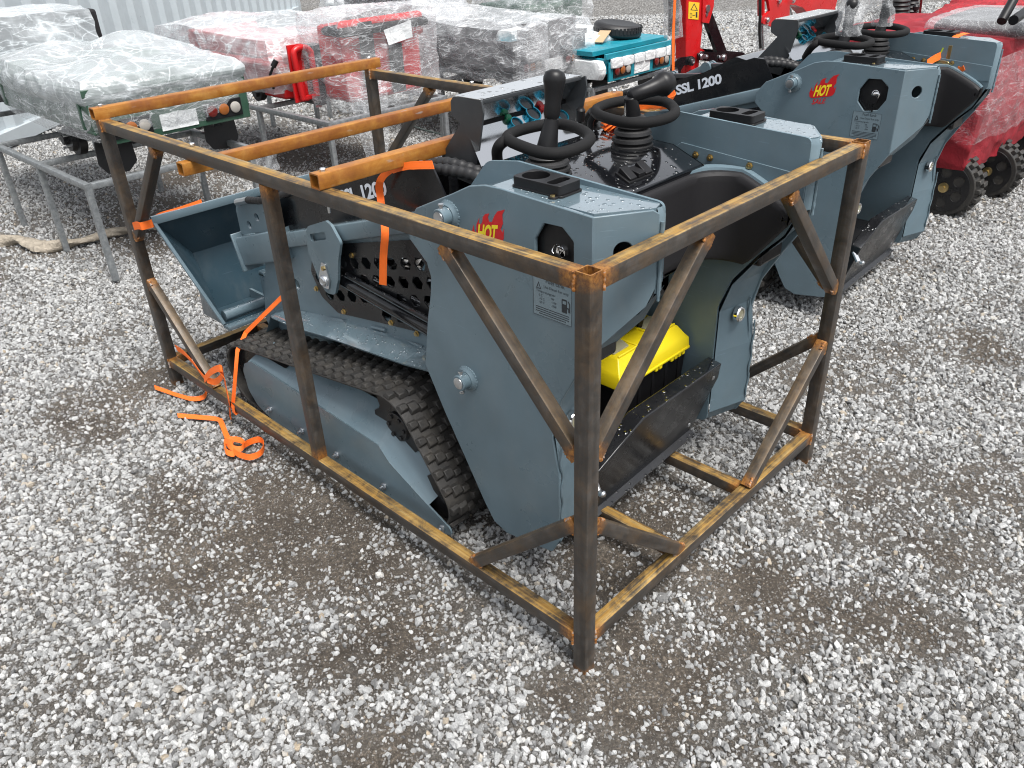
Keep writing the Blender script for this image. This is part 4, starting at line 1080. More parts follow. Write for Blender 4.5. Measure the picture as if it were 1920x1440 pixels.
    st = bd('sticker', MB().plate(fl, [], hs_, 0, .0006), 'decal_red', side_l, smooth=0, label='red flame sticker reading HOT SALE')
    def hz2(X, Y, t): a_, b_ = zp(X, Y); return hs_(a_, b_, t)
    hot = text_fit('HOT', lambda x, y, t: hz2(383+x, 691-y-.04*x, t+.0006), 0, 0, 130, 78, slant=.22, off=.035, sp=.92); bd('lettering', hot, 'decal_yellow', st, smooth=0)
    sale = text_fit('SALE', lambda x, y, t: hz2(378+x, 747-y-.05*x, t), 0, 0, 112, 38, slant=.25, off=.02); bd('lettering', sale, 'decal_red', st, smooth=0)
    # fuel notice
    ly, lz = .222, .955
    def nb(x, y, t): return V(LX-.0004-t, ly-x, lz+y)
    lb_ = bd('notice', MB().plate(rect(0, 0, .120, .104), [], nb, 0, .0004), 'label', side_l, smooth=0)
    tx = MB()
    tx.plate(rect(0, 0, .1195, .1035), [rect(0, 0, .1180, .102)], nb, .0004, .0007)
    tx.plate([(-.050, .018), (-.034, .018), (-.042, .036)], [[(-.047, .020), (-.037, .020), (-.042, .032)]], nb, .0004, .0008)
    tx.box(0,0,0,0,0,0) if False else None
    for t_, s_, x_, y_ in (('Fuel tank', .016, -.020, .038), ('Use Diesel fuel only', .0095, -.026, .024), ('Temperature', .0085, -.050, .010), ('grade', .0085, -.008, .010), ('0 C', .008, -.042, .000), ('-10 C', .008, -.042, -.009), ('-20 C', .008, -.042, -.018), ('0#', .008, -.002, .000), ('-10#', .008, -.002, -.009), ('-20#', .008, -.002, -.018)):
        q = text_mb(t_, s_, lambda x, y, t, a=x_, b=y_: nb(x+a, y+b, t+.0004)); tx.add(q.v, q.f)
    for k in range(4): tx.plate(rect(0, -.029-k*.0055, .104-.02*(k == 3), .0018), [], nb, .0004, .0007)
    tx.plate(fillet([(.030, -.022), (.046, -.022), (.046, .012), (.030, .012)], .002, 2), [rect(.038, .004, .011, .009)], nb, .0004, .0008)
    tx.plate([(.046, -.010), (.050, -.010), (.050, -.018), (.056, -.018), (.056, .004), (.050, .011), (.048, .009), (.053, .003), (.053, -.015), (.0525, -.015), (.0525, -.007), (.046, -.007)], [], nb, .0004, .0008)
    bd('print', tx, 'ink', lb_, smooth=0)
    # small arc punched line on the plate
    make_track(root, -1); make_track(root, 1)
    return root
M['plastic_soft'] = mat('black_padding', (.011, .0105, .012), .62, Specular_IOR_Level=.35)
M['rubber_black'] = mat('black_rubber', (.014, .014, .015), .5)
def m_pad():
    m = M['plastic_soft']; N = NT(m); N.nrm(N.bump(N.noise(N.coord(), 400, 3), .25, .001))
m_pad()
loader = make_loader()
def kids(o): return [c for c in D.objects if c.parent == o]
def copy_tree(o, parent=None, skip=()):
    c = o.copy(); COL.objects.link(c); c.parent = parent
    for ch in kids(o):
        if ch.name.split('.')[0] not in skip: copy_tree(ch, c, skip)
    return c
# ------------------------------------------------------------------ second loader
ld2 = copy_tree(loader)
ld2.location = (2.829+.015, 1.09, -.037); ld2.rotation_euler = (0, 0, -.0086)
ld2['label'] = 'second blue grey stand-on track loader, uncrated, with plastic bags over its levers'
levers = [c for c in kids(ld2) if c.name.startswith('control_lever')]
levers.sort(key=lambda o: o.location.x)
for ch in list(kids(levers[1])):
    if ch.name.startswith(('grip', 'lever_sleeve')): D.objects.remove(ch)
for ch in list(kids(levers[0])):
    if ch.name.startswith(('grip', 'lever_sleeve')):
        c = ch.copy(); COL.objects.link(c); c.parent = levers[1]
def top(name, mb, m, og, label, cat, group=None, **k):
    o = mb.build(name, m if not isinstance(m, str) else M[m], None, og, **k); tag(o, label, cat, group); return o
def part(name, mb, m, par, og, **k): return mb.build(name, M[m] if isinstance(m, str) else m, par, og, **k)

# ------------------------------------------------------------------ toolbox in the footwell
def toolbox():
    og = V(.78, .43, .262); x0, x1, y0, y1 = .592, .968, .352, .535
    r = empty('toolbox', og, 'black toolbox with a bright yellow lid standing in the footwell of the crated loader', 'toolbox')
    b = MB(); zs = [(.264, .012), (.30, .010), (.44, .002)]
    vs = []
    for z, i in zs: vs += [V(x0+i, y0+i, z), V(x1-i, y0+i, z), V(x1-i, y1-i, z), V(x0+i, y1-i, z)]
    b.add(vs, [(0,1,2,3)]+[(k*4+i, k*4+(i+1) % 4, k*4+4+(i+1) % 4, k*4+4+i) for k in range(2) for i in range(4)]+[(11,10,9,8)])
    for k in range(5):
        x = x0+.04+k*.074; b.box(x-.006, x+.006, y0-.001, y0+.012, .27, .44)
    part('body', b, 'plastic', r, og, bevel=.004)
    l = MB(); vs = []
    for z, i in ((.448, -.006), (.487, -.004), (.500, .006), (.532, .026), (.540, .040)): vs += [V(x0+i, y0+i, z), V(x1-i, y0+i, z), V(x1-i, y1-i, z), V(x0+i, y1-i, z)]
    l.add(vs, [(0,1,2,3)]+[(k*4+i, k*4+(i+1) % 4, k*4+4+(i+1) % 4, k*4+4+i) for k in range(4) for i in range(4)]+[(19,18,17,16)])
    for k in range(8):
        x = x1-.03-k*.022
        if k not in (4, 5): l.box(x-.008, x+.008, y0-.009, y0, .436, .452)
    l.box(x0+.02, x0+.05, y0-.010, y0, .425, .455)
    for a, c in ((x0+.13, x0+.14), (x1-.15, x1-.14)): l.box(a, c, y0+.035, y1-.035, .538, .545)
    l.box(x0+.035, x1-.035, y0+.030, y0+.036, .534, .544); l.box(x0-.004, x1+.004, y0-.010, y0-.004, .448, .458)
    ld = part('lid', l, 'yellow', r, og, bevel=.003)
    for a, c in ((x0+.038, x0+.115), (x1-.135, x1-.05)):
        w_ = MB().plate(fillet([(a, y0+.052), (c, y0+.052), (c+.02, y0+.10), (c, y1-.055), (a, y1-.055)], .006), [], lambda x, y, t: V(x, y, .5405+t), 0, .003); part('compartment_lid', w_, 'clear', ld, og, bevel=.001)
    h = MB().tube([V(.70, .46, .535), V(.70, .45, .572), V(.705, .445, .580), V(.83, .445, .580), V(.835, .45, .572), V(.835, .46, .535)], .010, 4)
    part('handle', h, 'plastic', r, og, bevel=.002)
toolbox()

# ------------------------------------------------------------------ the bucket strapped in front of the nearer loader
def bucket():
    og = V(XC, 2.12, .2); r = empty('loader_bucket', og, 'wide blue grey steel bucket, its shell coloured as in shade, lying mouth up in front of the crated loader', 'bucket')
    xa, xb = .03, 2*XC-.03
    # rim points on the left end
    A = V(xa, 2.19, .757); B = V(.105, 1.945, .360); C_ = V(.16, 2.235, .300); E_ = V(.20, 2.30, .545)
    A2, B2, C2, E2 = [V(2*XC-p.x, p.y, p.z) for p in (A, B, C_, E_)]
    th = .006
    sh = MB()
    def slab(q, off):
        q = [Vector(p) for p in q]; n = len(q); nn = (q[1]-q[0]).cross(q[2]-q[0]).normalized()*off
        sh.add(q+[p+nn for p in q], [tuple(range(n)), tuple(range(2*n-1, n-1, -1))]+[(i, (i+1) % n, n+(i+1) % n, n+i) for i in range(n)])
    slab([A, A2, E2, E_], th); slab([E_, E2, C2, C_], th); slab([C_, C2, B2, B], th)
    slab([A, E_, B], th); slab([E_, C_, B], th); slab([A2, B2, E2], th); slab([E2, B2, C2], th)
    s = part('shell', sh, 'blue_shaded', r, og, smooth=20)
    lip = MB(); 
    lip.beam(A+V(-.006, -.004, .002), A2+V(.006, -.004, .002), .012, .034, cham=.002); part('lip', lip, 'blue', s, og)
    for p, q in ((A, B), (A2, B2)): part('side_edge', MB().beam(p, q, .014, .008, cham=.001), 'blue', s, og)
    part('edge_tube', MB().tube([B+V(.02, .03, .02), V(2*XC-B.x-.02, B.y+.03, B.z+.02)], .022, 16), 'blue', s, og)
    part('cutting_edge', MB().beam(B+V(0, -.012, -.012), B2+V(0, -.012, -.012), .05, .014, cham=.001), 'blue', s, og)
    for x in (.38, 2*XC-.38): part('rib', MB().box(x-.006, x+.006, 2.0, 2.22, .30, .345), 'blue', s, og)
M['blue_shaded'] = painted('blue_grey_paint_shaded', (.028, .055, .074), .34, drop=False)  # blue grey paint darkened; shade inside the bucket is put into the colour
bucket()

# ------------------------------------------------------------------ orange webbing straps
SG = 'orange webbing straps on the machines and the ground'
def strap(pts, wdir, label, wd=.028, n=6, extra=None):
    sp = spline(pts, n) if n > 1 else [Vector(p) for p in pts]
    mb = MB(); mb.ribbon(sp, wdir, wd)
    if extra: mb.v += []; [mb_add(mb, e) for e in extra]
    og = sp[0]; o = mb.build('strap', M['web'], None, og, smooth=60); tag(o, label, 'strap', SG); return o
def mb_add(a, b):
    base = len(a.v); k0 = len(a.f); a.v += b.v
    for i, f in enumerate(b.f):
        if i in b.uv: a.uv[k0+i] = b.uv[i]
        a.f.append(tuple(base+j for j in f))
def rib(pts, wdir, wd=.028, n=6):
    m_ = MB(); m_.ribbon(spline(pts, n) if n > 1 else [Vector(p) for p in pts], wdir, wd); return m_
# round the front left brace, on to the bucket's rim
cz = .742; bx, by = 0.0, 2.205
h_ = .0215
strap([V(-.0215-.002, 2.255, .735), V(-.0235, 2.215, .748), V(-.0235, 2.205-.020, .752), V(-.022, 2.178, .752), V(.0, 2.176, .752), V(.022, 2.178, .752), V(.030, 2.19, .752), V(.07, 2.20, .762), V(.14, 2.185, .768), V(.24, 2.188, .774)], V(0, .12, 1), 'orange strap from the front left brace of the crate to the bucket rim', .030, 5)
# tie-down from the chassis across the track to the bottom rail
q0 = P(538, 548, 'x', .250); q1 = V(.150, 1.868, .318+.012); q2 = P(445, 658, 'x', .066); q3 = V(-.024, P(438, 770, 'x', -.024).y, .108); 
strap([q0, q0.lerp(q1, .5), q1, q2, q2.lerp(q3, .5), q3, V(-.024, q3.y, .078), V(-.005, q3.y, .082)], V(0, 1, .25), 'orange tie-down strap running from the chassis over the front of the rubber track', .023, 1)
# over the black arm cover
a0 = P(812, 309, 'x', .27); a1 = P(765, 311, 'x', .262); a2 = P(730, 321, 'x', .255); a3 = P(712, 342, 'x', .25); a4 = P(714, 375, 'x', .255); a5 = P(722, 430, 'x', .20); a6 = P(719, 480, 'x', .20); a7 = P(718, 534, 'x', .20)
strap([a0, a1, a2, a3, a4, a5, a6, a7], [V(.2, .55, .9)]*6+[V(.1, .7, .7)]*6+[V(-.2, .9, .3)]*6+[V(-.5, .9, .1)]*100, 'orange strap looped over the black arm cover and hanging down in front of the cylinders', .024, 6)
# knot on the lower left brace
k0 = V(-.022, 2.02, .145)
def G(px, py, z=.006): p = P(px, py, 'z', z); return p
kn = rib([P(330, 652, 'x', -.01), P(345, 662, 'x', -.015), P(362, 680, 'x', -.02), P(378, 702, 'x', -.024), P(388, 712, 'x', -.03)], V(0, .5, .9), .028, 5)
mb_add(kn, rib([P(383, 712, 'x', -.03), P(396, 697, 'x', -.035), P(414, 690, 'x', -.035), P(418, 702, 'x', -.02), P(404, 716, 'x', -.022), P(388, 712, 'x', -.034)], V(.2, .3, .9), .026, 5))
mb_add(kn, rib([P(408, 693, 'x', -.036), P(419, 705, 'x', -.030), P(424, 728, 'x', -.026), P(429, 752, 'x', -.03), P(431, 770, 'z', .03), P(432, 784, 'z', .02)], V(.3, 1, .1), .028, 5))
mb_add(kn, rib([P(382, 722, 'z', .05), P(387, 732, 'z', .03), P(382, 744, 'z', .02), P(362, 748, 'z', .015), P(340, 743, 'z', .014), P(316, 735, 'z', .014), P(290, 726, 'z', .014)], V(.3, .8, .45), .024, 5))
o = kn.build('strap', M['web'], None, k0, smooth=60); tag(o, 'orange strap knotted round the lower left brace, its tail lying on the gravel', 'strap', SG)
# loose piece with a knot on the ground
g0 = G(430, 830)
lo = rib([G(333, 779, .016), G(370, 782, .016), G(408, 786, .018), G(416, 795, .02), G(424, 815, .02), G(434, 834, .026)], [V(.3, .8, .4)]*12+[V(1, .3, .1)]*60, .024, 5)
mb_add(lo, rib([G(420, 838, .02), G(432, 824, .035), G(452, 826, .035), G(458, 834, .03), G(450, 842, .03), G(432, 838, .035), G(422, 826, .03), G(424, 846, .02), G(440, 850, .02), G(432, 830, .045), G(420, 828, .03)], V(.5, .5, .7), .022, 5))
mb_add(lo, rib([G(455, 836, .03), G(470, 828, .02), G(486, 824, .018), G(495, 832, .02), G(490, 848, .022), G(470, 857, .02), G(450, 853, .02), G(438, 846, .03)], V(.2, .2, 1), .024, 6))
o = lo.build('strap', M['web'], None, g0, smooth=60); tag(o, 'knotted loose orange strap with a loop lying on the gravel outside the crate', 'strap', SG)
# ratchet strap at the right lever of the near loader
r0 = P(1178, 218, 'y', .80); 
rs = rib([P(1168, 222, 'y', .82), P(1180, 205, 'y', .80), P(1215, 200, 'y', .76), P(1240, 194, 'y', .74), P(1262, 186, 'y', .72), P(1256, 172, 'y', .74), P(1250, 162, 'y', .78)], V(.2, -.4, .9), .034, 5)
mb_add(rs, rib([P(1205, 205, 'y', .78), P(1232, 200, 'y', .75), P(1258, 196, 'y', .73)], V(.1, -.5, .8), .034, 4))
for i in range(5):
    c = P(1142+(i % 3)*5, 236+i*3, 'y', .66)
    mb_add(rs, rib([c+V(-.03, 0, .01), c+V(-.01, -.01, .022), c+V(.02, 0, .018), c+V(.028, .01, -.004), c+V(0, .01, -.014), c+V(-.03, 0, .0)], V(.1*i, 1, .3), .022, 4))
rso = rs.build('strap', M['web'], None, r0, smooth=60); tag(rso, 'orange ratchet strap bunched behind the right lever of the crated loader', 'strap', SG)
rc = MB(); c = P(1212, 218, 'y', .74)
rc.obox(c, V(1,0,0), V(0,1,0), V(0,0,1), .09, .03, .014).obox(c+V(.04, 0, .008), V(1,0,0), V(0,1,0), V(0,0,1), .03, .036, .02).lathe(c+V(-.02, -.022, 0), (0,1,0), [(0, .012), (.044, .012)], 12)
rc.build('ratchet', M['gold'], rso, r0, bevel=.001)
# ratchet strap over the right pod of the second loader
def Q(px, py, x): return P(px, py, 'x', x)
xx = 3.19
s7 = rib([Q(1738, 119, xx-.10), Q(1752, 110, xx-.05), Q(1768, 103, xx), Q(1782, 102, xx)], V(.2, .2, 1), .034, 5)
mb_add(s7, rib([Q(1781, 104, xx), Q(1784, 88, xx), Q(1790, 72, xx+.01), P(1798, 66, 'z', 1.162), P(1812, 62, 'z', 1.158)], V(.3, 1, 0), .034, 5))
mb_add(s7, rib([Q(1782, 112, xx), Q(1792, 122, xx-.01), Q(1802, 130, xx-.02), Q(1808, 127, xx-.03)], V(.2, .6, .8), .024, 5))
s7o = s7.build('strap', M['web'], None, Q(1781, 104, xx), smooth=60); tag(s7o, 'orange ratchet strap over the right pod of the second loader', 'strap', SG)
c = Q(1779, 108, xx)
MB().obox(c, V(0,1,0), V(1,0,0), V(0,0,1), .018, .02, .11).obox(c+V(0, .03, -.02), V(0,1,0), V(1,0,0), V(0,0,1), .05, .03, .014).lathe(c+V(-.02, 0, -.03), (1,0,0), [(0, .016), (.04, .016)], 12).build('ratchet', M['gold'], s7o, Q(1781, 104, xx), bevel=.001)
MB().obox(Q(1765, 99, xx), V(0,1,.3).normalized(), V(1,0,0), V(0,-.3,1).normalized(), .006, .02, .05).build('tag', mat('strap_tag', (.45, .6, .02), .5), s7o, Q(1781, 104, xx))

# ------------------------------------------------------------------ crumpled plastic covers
def crumple(x0, x1, y0, y1, z0, z1, amp=.04, bulges=(), seed=0, cuts=26, taper=0.0, flare=0.0, bottom=False, notop=False):
    bm = bmesh.new(); bmesh.ops.create_cube(bm, size=2)
    bmesh.ops.subdivide_edges(bm, edges=bm.edges[:], cuts=int(cuts*1.5), use_grid_fill=True)
    if not bottom:
        bmesh.ops.delete(bm, geom=[f for f in bm.faces if f.calc_center_median().z < -.999], context='FACES')
    if notop: bmesh.ops.delete(bm, geom=[f for f in bm.faces if f.calc_center_median().z > .999], context='FACES')
    cuts = cuts
    rz = random.Random(seed); o = Vector((rz.uniform(0, 50), rz.uniform(0, 50), rz.uniform(0, 50)))
    cx, cy, cz_ = (x0+x1)/2, (y0+y1)/2, (z0+z1)/2; hx_, hy_, hz_ = (x1-x0)/2, (y1-y0)/2, (z1-z0)/2
    for v in bm.verts:
        n = v.co.copy(); m_ = max(abs(n.x), abs(n.y), abs(n.z)); 
        # round the box corners
        q = Vector((n.x, n.y, n.z)); L = q.length; q = q*(1-.10*(L-1)/.73)
        p = Vector((cx+q.x*hx_*(1-taper*(q.z+1)/2), cy+q.y*hy_*(1-taper*(q.z+1)/2), cz_+q.z*hz_))
        d = Vector((n.x*hx_, n.y*hy_, n.z*hz_*1.2)).normalized()
        k = p*2.1+o
        r1 = 1-abs(noise.noise(k))*2; r2 = 1-abs(noise.noise(k*2.7+o+Vector((noise.noise(k*1.3), noise.noise(k*1.3+o), 0))))*2.6; r3 = 1-abs(noise.noise(k*6.5+o))*2
        s_ = amp*(r1*.7+r2*.45+r3*.10)
        if n.z < -.6: s_ += flare*noise.noise(k*3)
        p += d*s_
        for bx_, by_, bh, br in bulges:
            if n.z > .2: p.z += bh*math.exp(-((p.x-bx_)**2+(p.y-by_)**2)/(br*br))*(n.z)
        v.co = p
    me = D.meshes.new('t'); bm.to_mesh(me); bm.free()
    mb = MB(); mb.add([v.co for v in me.vertices], [tuple(p.vertices) for p in me.polygons]); D.meshes.remove(me)
    return mb
def sheet(pts2, thick=0): pass

# ------------------------------------------------------------------ galvanised stands
STG = 'galvanised steel stands under the wrapped machines'
def stand(x0, x1, y0, y1, zt, ys, label, xs=()):
    og = V((x0+x1)/2, (y0+y1)/2, 0); r = empty('steel_stand', og, label, 'stand', STG); t = .034
    for x in (x0, x1): part('rail', MB().beam((x, y0-.017, zt), (x, y1+.017, zt), t, cham=.003), 'galv', r, og)
    for y in (y0, y1): part('rail', MB().beam((x0+.018, y, zt), (x1-.018, y, zt), t, cham=.003), 'galv', r, og)
    for y in ys: part('cross_bar', MB().beam((x0+.018, y, zt-.002), (x1-.018, y, zt-.002), t*.95, cham=.003), 'galv', r, og)
    for x in (x0, x1):
        for y in [y0]+list(ys)+[y1]:
            part('leg', MB().beam((x, y, 0), (x, y, zt-.0175), t, up=(0,1,0), cham=.003), 'galv', r, og)
    return r
stand(.32, 1.30, 3.72, 6.3, .54, (4.45, 5.2), 'galvanised stand under the green wrapped truck')
stand(1.98, 3.02, 3.85, 6.4, .54, (4.75, 5.6), 'galvanised stand under the red wrapped machines')
stand(3.55, 4.60, 3.62, 6.2, .52, (4.5, 5.4), 'galvanised stand under the dark grey wrapped truck')

# ------------------------------------------------------------------ green truck wrapped in bubble film
def truck(x0, x1, y0, y1, zb, zt, body, og_label, group, bumper=True, seed=1, rear=True):
    og = V((x0+x1)/2, (y0+y1)/2, .5); r = empty('utility_truck', og, og_label, 'truck', group)
    b = MB(); t = .02
    b.box(x0, x1, y0, y1, zb+.04, zb+.06)
    b.box(x0, x0+t, y0, y1, zb+.06, zt).box(x1-t, x1, y0, y1, zb+.06, zt).box(x0+t, x1-t, y0, y0+t, zb+.06, zt).box(x0+t, x1-t, y1-t, y1, zb+.06, zt)
    for k in range(6):
        y = y0+.1+(y1-y0-.2)*k/5; b.box(x0-.012, x0, y-.015, y+.015, zb+.06, zt-.01)
    b.box(x0-.012, x1+.012, y0-.008, y0, zt-.035, zt+.006)
    part('cargo_bed', b, body, r, og, bevel=.004)
    # rear lamp bar
    bp_ = part('lamp_bar', MB().box(x0+.02, x1-.02, y0-.028, y0-.009, zb-.02, zb+.13), body, r, og, bevel=.004)
    for s_ in (0, 1):
        xa = x0+.07 if not s_ else x1-.31
        h = part('lamp_box', MB().box(xa, xa+.24, y0-.036, y0-.028, zb+.005, zb+.105), 'plastic', bp_, og, bevel=.003)
        for k, mm in enumerate(('lamp_red', 'lamp_amber', 'lamp_clear')):
            part('lens', MB().lathe((xa+.045+k*.075, y0-.036, zb+.055), (0,-1,0), [(0, .032), (.006, .032), (.010, .026)], 20), mm, h, og)
    part('number_plate', MB().box((x0+x1)/2-.11, (x0+x1)/2+.11, y0-.034, y0-.028, zb, zb+.09), 'white_foam', bp_, og)
    ch = MB(); 
    for x in (x0+.22, x1-.22): ch.beam((x, y0+.02, zb-.02), (x, y1+.6, zb-.02), .05)
    part('chassis', ch, 'black_flat', r, og)
    ax_ = MB().tube([V(x0+.05, y0+.55, zb-.06), V(x1-.05, y0+.55, zb-.06)], .035, 14).lathe(((x0+x1)/2-.09, y0+.55, zb-.06), (1,0,0), [(0, .05), (.05, .09), (.13, .09), (.18, .05)], 20); part('axle', ax_, 'black_flat', r, og)
    for x, s_ in ((x0+.06, -1), (x1-.06, 1)):
        h = part('wheel_hub', MB().lathe((x, y0+.55, zb-.06), (s_,0,0), [(-.05, .03), (-.045, .10), (0, .10), (.004, .075), (.03, .07), (.032, .03), (.06, .028)], 24), 'black_flat', r, og)
        bl = MB()
        for k in range(5): bl.lathe((x+s_*.03, y0+.55+.05*math.cos(k*1.2566), zb-.06+.05*math.sin(k*1.2566)), (s_,0,0), [(0, .007), (.03, .007)], 8)
        part('wheel_stud', bl, 'zinc', h, og)
    for x in (x0+.04, x1-.24):
        part('mud_flap', MB().plate(fillet([(x, zb-.02), (x+.2, zb-.02), (x+.21, zb-.17), (x+.15, zb-.22), (x+.03, zb-.21), (x-.01, zb-.15)], .02), [], lambda a, c, t_: V(a, y0+.16+t_, c), 0, .006), 'rubber_black', r, og)
    return r, og
t1, og1 = truck(.46, 1.40, 3.80, 5.25, .73, 1.00, 'green', 'green truck with bare wheel hubs under loose bubble wrap, beside the white container', 'wrapped machines on steel stands')
c_ = MB().box(.50, 1.36, 5.30, 5.62, .75, 1.02).box(.52, 1.34, 5.62, 5.72, .95, 1.24).box(.52, 1.34, 5.66, 6.25, .72, .80).box(.55, 1.30, 6.2, 6.3, .72, 1.1)
part('seat', c_, 'plastic_soft', t1, og1, bevel=.02)
part('tool_bag', MB().box(.62, 1.2, 4.72, 4.98, .80, 1.0), 'plastic_soft', t1, og1, bevel=.03)
part('fender', MB().tube([V(.70, 4.2, 1.02), V(.9, 4.35, 1.06), V(1.2, 4.45, 1.04)], .03, 12).box(.50, 1.30, 5.0, 5.2, .98, 1.03), 'green', t1, og1, bevel=.005)
part('bed_cargo', MB().box(.60, 1.25, 4.0, 4.7, .80, 1.02).lathe((.98, 4.85, .86), (0,0,1), [(0, .10), (.02, .20), (.12, .20), (.14, .12)], 28), 'green', t1, og1, bevel=.01)
part('bubble_wrap', crumple(.43, 1.42, 3.76, 5.40, .90, 1.05, .030, ((.80, 4.15, .05, .22), (1.12, 4.55, .12, .25), (.75, 4.95, .08, .28), (1.0, 4.25, -.05, .10)), 4, 38), 'bubble', t1, og1, smooth=50)
part('bubble_wrap', crumple(.44, 1.22, 5.35, 6.1, .80, 1.27, .03, (), 9, 22), 'bubble', t1, og1, smooth=50)
part('stretch_film', crumple(.435, 1.425, 3.745, 5.30, .71, .985, .008, (), 14, 22), 'film', t1, og1, smooth=50)

# ------------------------------------------------------------------ red machines on the second stand
og = V(2.5, 5.1, .56); r = empty('red_cart', og, 'low red cart under bubble wrap with a bare red hand rail and black cushion', 'cart', 'wrapped machines on steel stands')
part('body', MB().box(2.10, 2.95, 4.55, 6.2, .60, .84).box(2.2, 2.85, 5.0, 6.1, .84, .98).box(2.16, 2.60, 4.50, 4.62, .84, .95), 'red', r, og, bevel=.02)
part('wheel', MB().lathe((2.75, 5.55, .98), (0,.2,1), [(0, .10), (.01, .17), (.07, .17), (.08, .10)], 28), 'rubber', r, og)
part('chassis', MB().beam((2.25, 4.3, .60), (2.25, 6.3, .60), .06).beam((2.8, 4.3, .60), (2.8, 6.3, .60), .06).beam((2.05, 4.9, .62), (3.0, 4.9, .62), .05).lathe((2.12, 4.9, .63), (-1,0,0), [(0, .07), (.05, .07)], 20), 'black_flat', r, og)
lp = [V(2.13, 4.36, .62), V(2.11, 4.36, .90), V(2.13, 4.36, .955), V(2.20, 4.36, .962), V(2.245, 4.36, .93), V(2.25, 4.36, .88), V(2.25, 4.36, .55)]
part('hand_rail', MB().tube(spline(lp, 4), .022, 12).box(2.085, 2.20, 4.39, 4.405, .60, .985).beam((2.13, 4.36, .63), (2.25, 4.36, .63), .03), 'red', r, og, bevel=.002)
part('cushion', MB().box(2.265, 2.43, 4.36, 4.60, .60, .955), 'plastic_soft', r, og, bevel=.02)
part('gear_lever', MB().tube([V(2.0, 4.52, .70), V(1.98, 4.50, .80), V(2.01, 4.48, .86)], .010, 10).tube([V(2.005, 4.485, .85), V(2.03, 4.47, .89)], .02, 12), 'plastic', r, og)
part('bubble_wrap', crumple(2.0, 3.02, 4.52, 6.35, .64, 1.02, .05, ((2.3, 5.8, .07, .35), (2.7, 5.3, .05, .35)), 21, 32), 'bubble', r, og, smooth=50)

og = V(2.6, 4.1, .56); r = empty('red_machine', og, 'tall red and grey machine body tightly film-wrapped, with film hanging off its lower corner', 'machine', 'wrapped machines on steel stands')
part('body', MB().box(2.30, 2.98, 4.02, 4.34, .60, 1.10).box(2.26, 3.0, 3.98, 4.04, .98, 1.14), 'red', r, og, bevel=.04)
part('grille', MB().box(2.40, 2.52, 3.965, 3.98, .70, 1.12).box(2.66, 2.78, 3.985, 4.0, .62, .95), 'plastic', r, og, bevel=.01)
part('seat', MB().box(2.24, 3.02, 3.94, 4.20, 1.04, 1.10), 'plastic_soft', r, og, bevel=.03)
part('paper_sheet', MB().add([V(2.56, 3.90, 1.06), V(2.80, 3.89, 1.10), V(2.80, 3.885, .99), V(2.58, 3.885, .96)], [(0,1,2,3)]), 'white_foam', r, og)
part('stretch_film', crumple(2.19, 3.06, 3.90, 4.42, .56, 1.18, .040, (), 31, 30), 'film', r, og, smooth=50)
fl = MB(); rng = random.Random(8); vs = []; rows_ = 16; cols_ = 10
for i in range(rows_):
    t = i/(rows_-1); z = .80-t*.66
    for k in range(cols_):
        u = k/(cols_-1); wdt = .34*(1-t)+.10*t
        vs.append(V(2.20+t*.12+u*wdt, 3.90+.04*math.sin(u*9+t*3)+.02*math.sin(u*23), z))
fl.add(vs, [(i*cols_+k, i*cols_+k+1, (i+1)*cols_+k+1, (i+1)*cols_+k) for i in range(rows_-1) for k in range(cols_-1)])
part('hanging_film', fl, 'film', r, og, smooth=50)

# ------------------------------------------------------------------ dark grey truck on the third stand
t3, og3 = truck(3.66, 4.55, 3.74, 5.2, .60, .86, 'grey_truck', 'dark grey truck bed tightly wrapped in stretch film, right of the red machines', 'wrapped machines on steel stands')
part('tail_panel', MB().box(3.82, 4.45, 3.76, 3.80, .70, .97).box(3.78, 3.82, 3.76, 3.80, .60, .93), 'grey_truck', t3, og3, bevel=.006)
part('seat', MB().box(3.75, 4.5, 5.3, 5.9, .66, .86).box(3.75, 4.5, 5.9, 6.02, .86, 1.2), 'plastic_soft', t3, og3, bevel=.03)
part('stretch_film', crumple(3.60, 4.62, 3.66, 5.30, .54, .95, .040, ((4.15, 3.85, .05, .3), (4.0, 4.9, .10, .4)), 41, 34), 'film', t3, og3, smooth=50)
part('stretch_film', crumple(3.68, 4.58, 5.2, 6.1, .62, 1.22, .05, (), 44, 20), 'film', t3, og3, smooth=50)
part('stretch_film', crumple(3.70, 3.94, 3.62, 3.74, .50, .96, .03, (), 46, 14), 'film', t3, og3, smooth=50)
# ------------------------------------------------------------------ turquoise truck
t4, og4 = truck(4.42, 5.36, 3.42, 4.70, .50, .66, 'teal', 'turquoise truck bed with round rear lamps and a spare tyre on top', 'wrapped machines on steel stands')
part('side_bar', MB().box(4.40, 5.40, 3.395, 3.42, .655, .70).box(4.35, 5.42, 3.50, 4.70, .68, .72), 'teal', t4, og4, bevel=.004)
for a in range(6):
    x = 4.46+a*.155; part('foam_strip', crumple(x, x+.14, 3.375, 3.40, .585, .655, .008, (), 50+a, 6, bottom=True), 'white_foam', t4, og4, smooth=180)
part('foam_sheet', crumple(4.34, 4.43, 3.40, 4.5, .50, .65, .012, (), 61, 12), 'white_foam', t4, og4, smooth=180)
part('foam_sheet', crumple(4.45, 5.25, 3.75, 4.75, .68, .78, .03, ((4.7, 4.4, .08, .3),), 62, 16), 'white_foam', t4, og4, smooth=180)
ty = MB(); prf = [(-.05, .13), (-.055, .17), (-.045, .20), (-.025, .215), (.025, .215), (.045, .20), (.055, .17), (.05, .13)]
ty.lathe((5.10, 3.82, .79), (.05, -.12, 1), prf, 40)
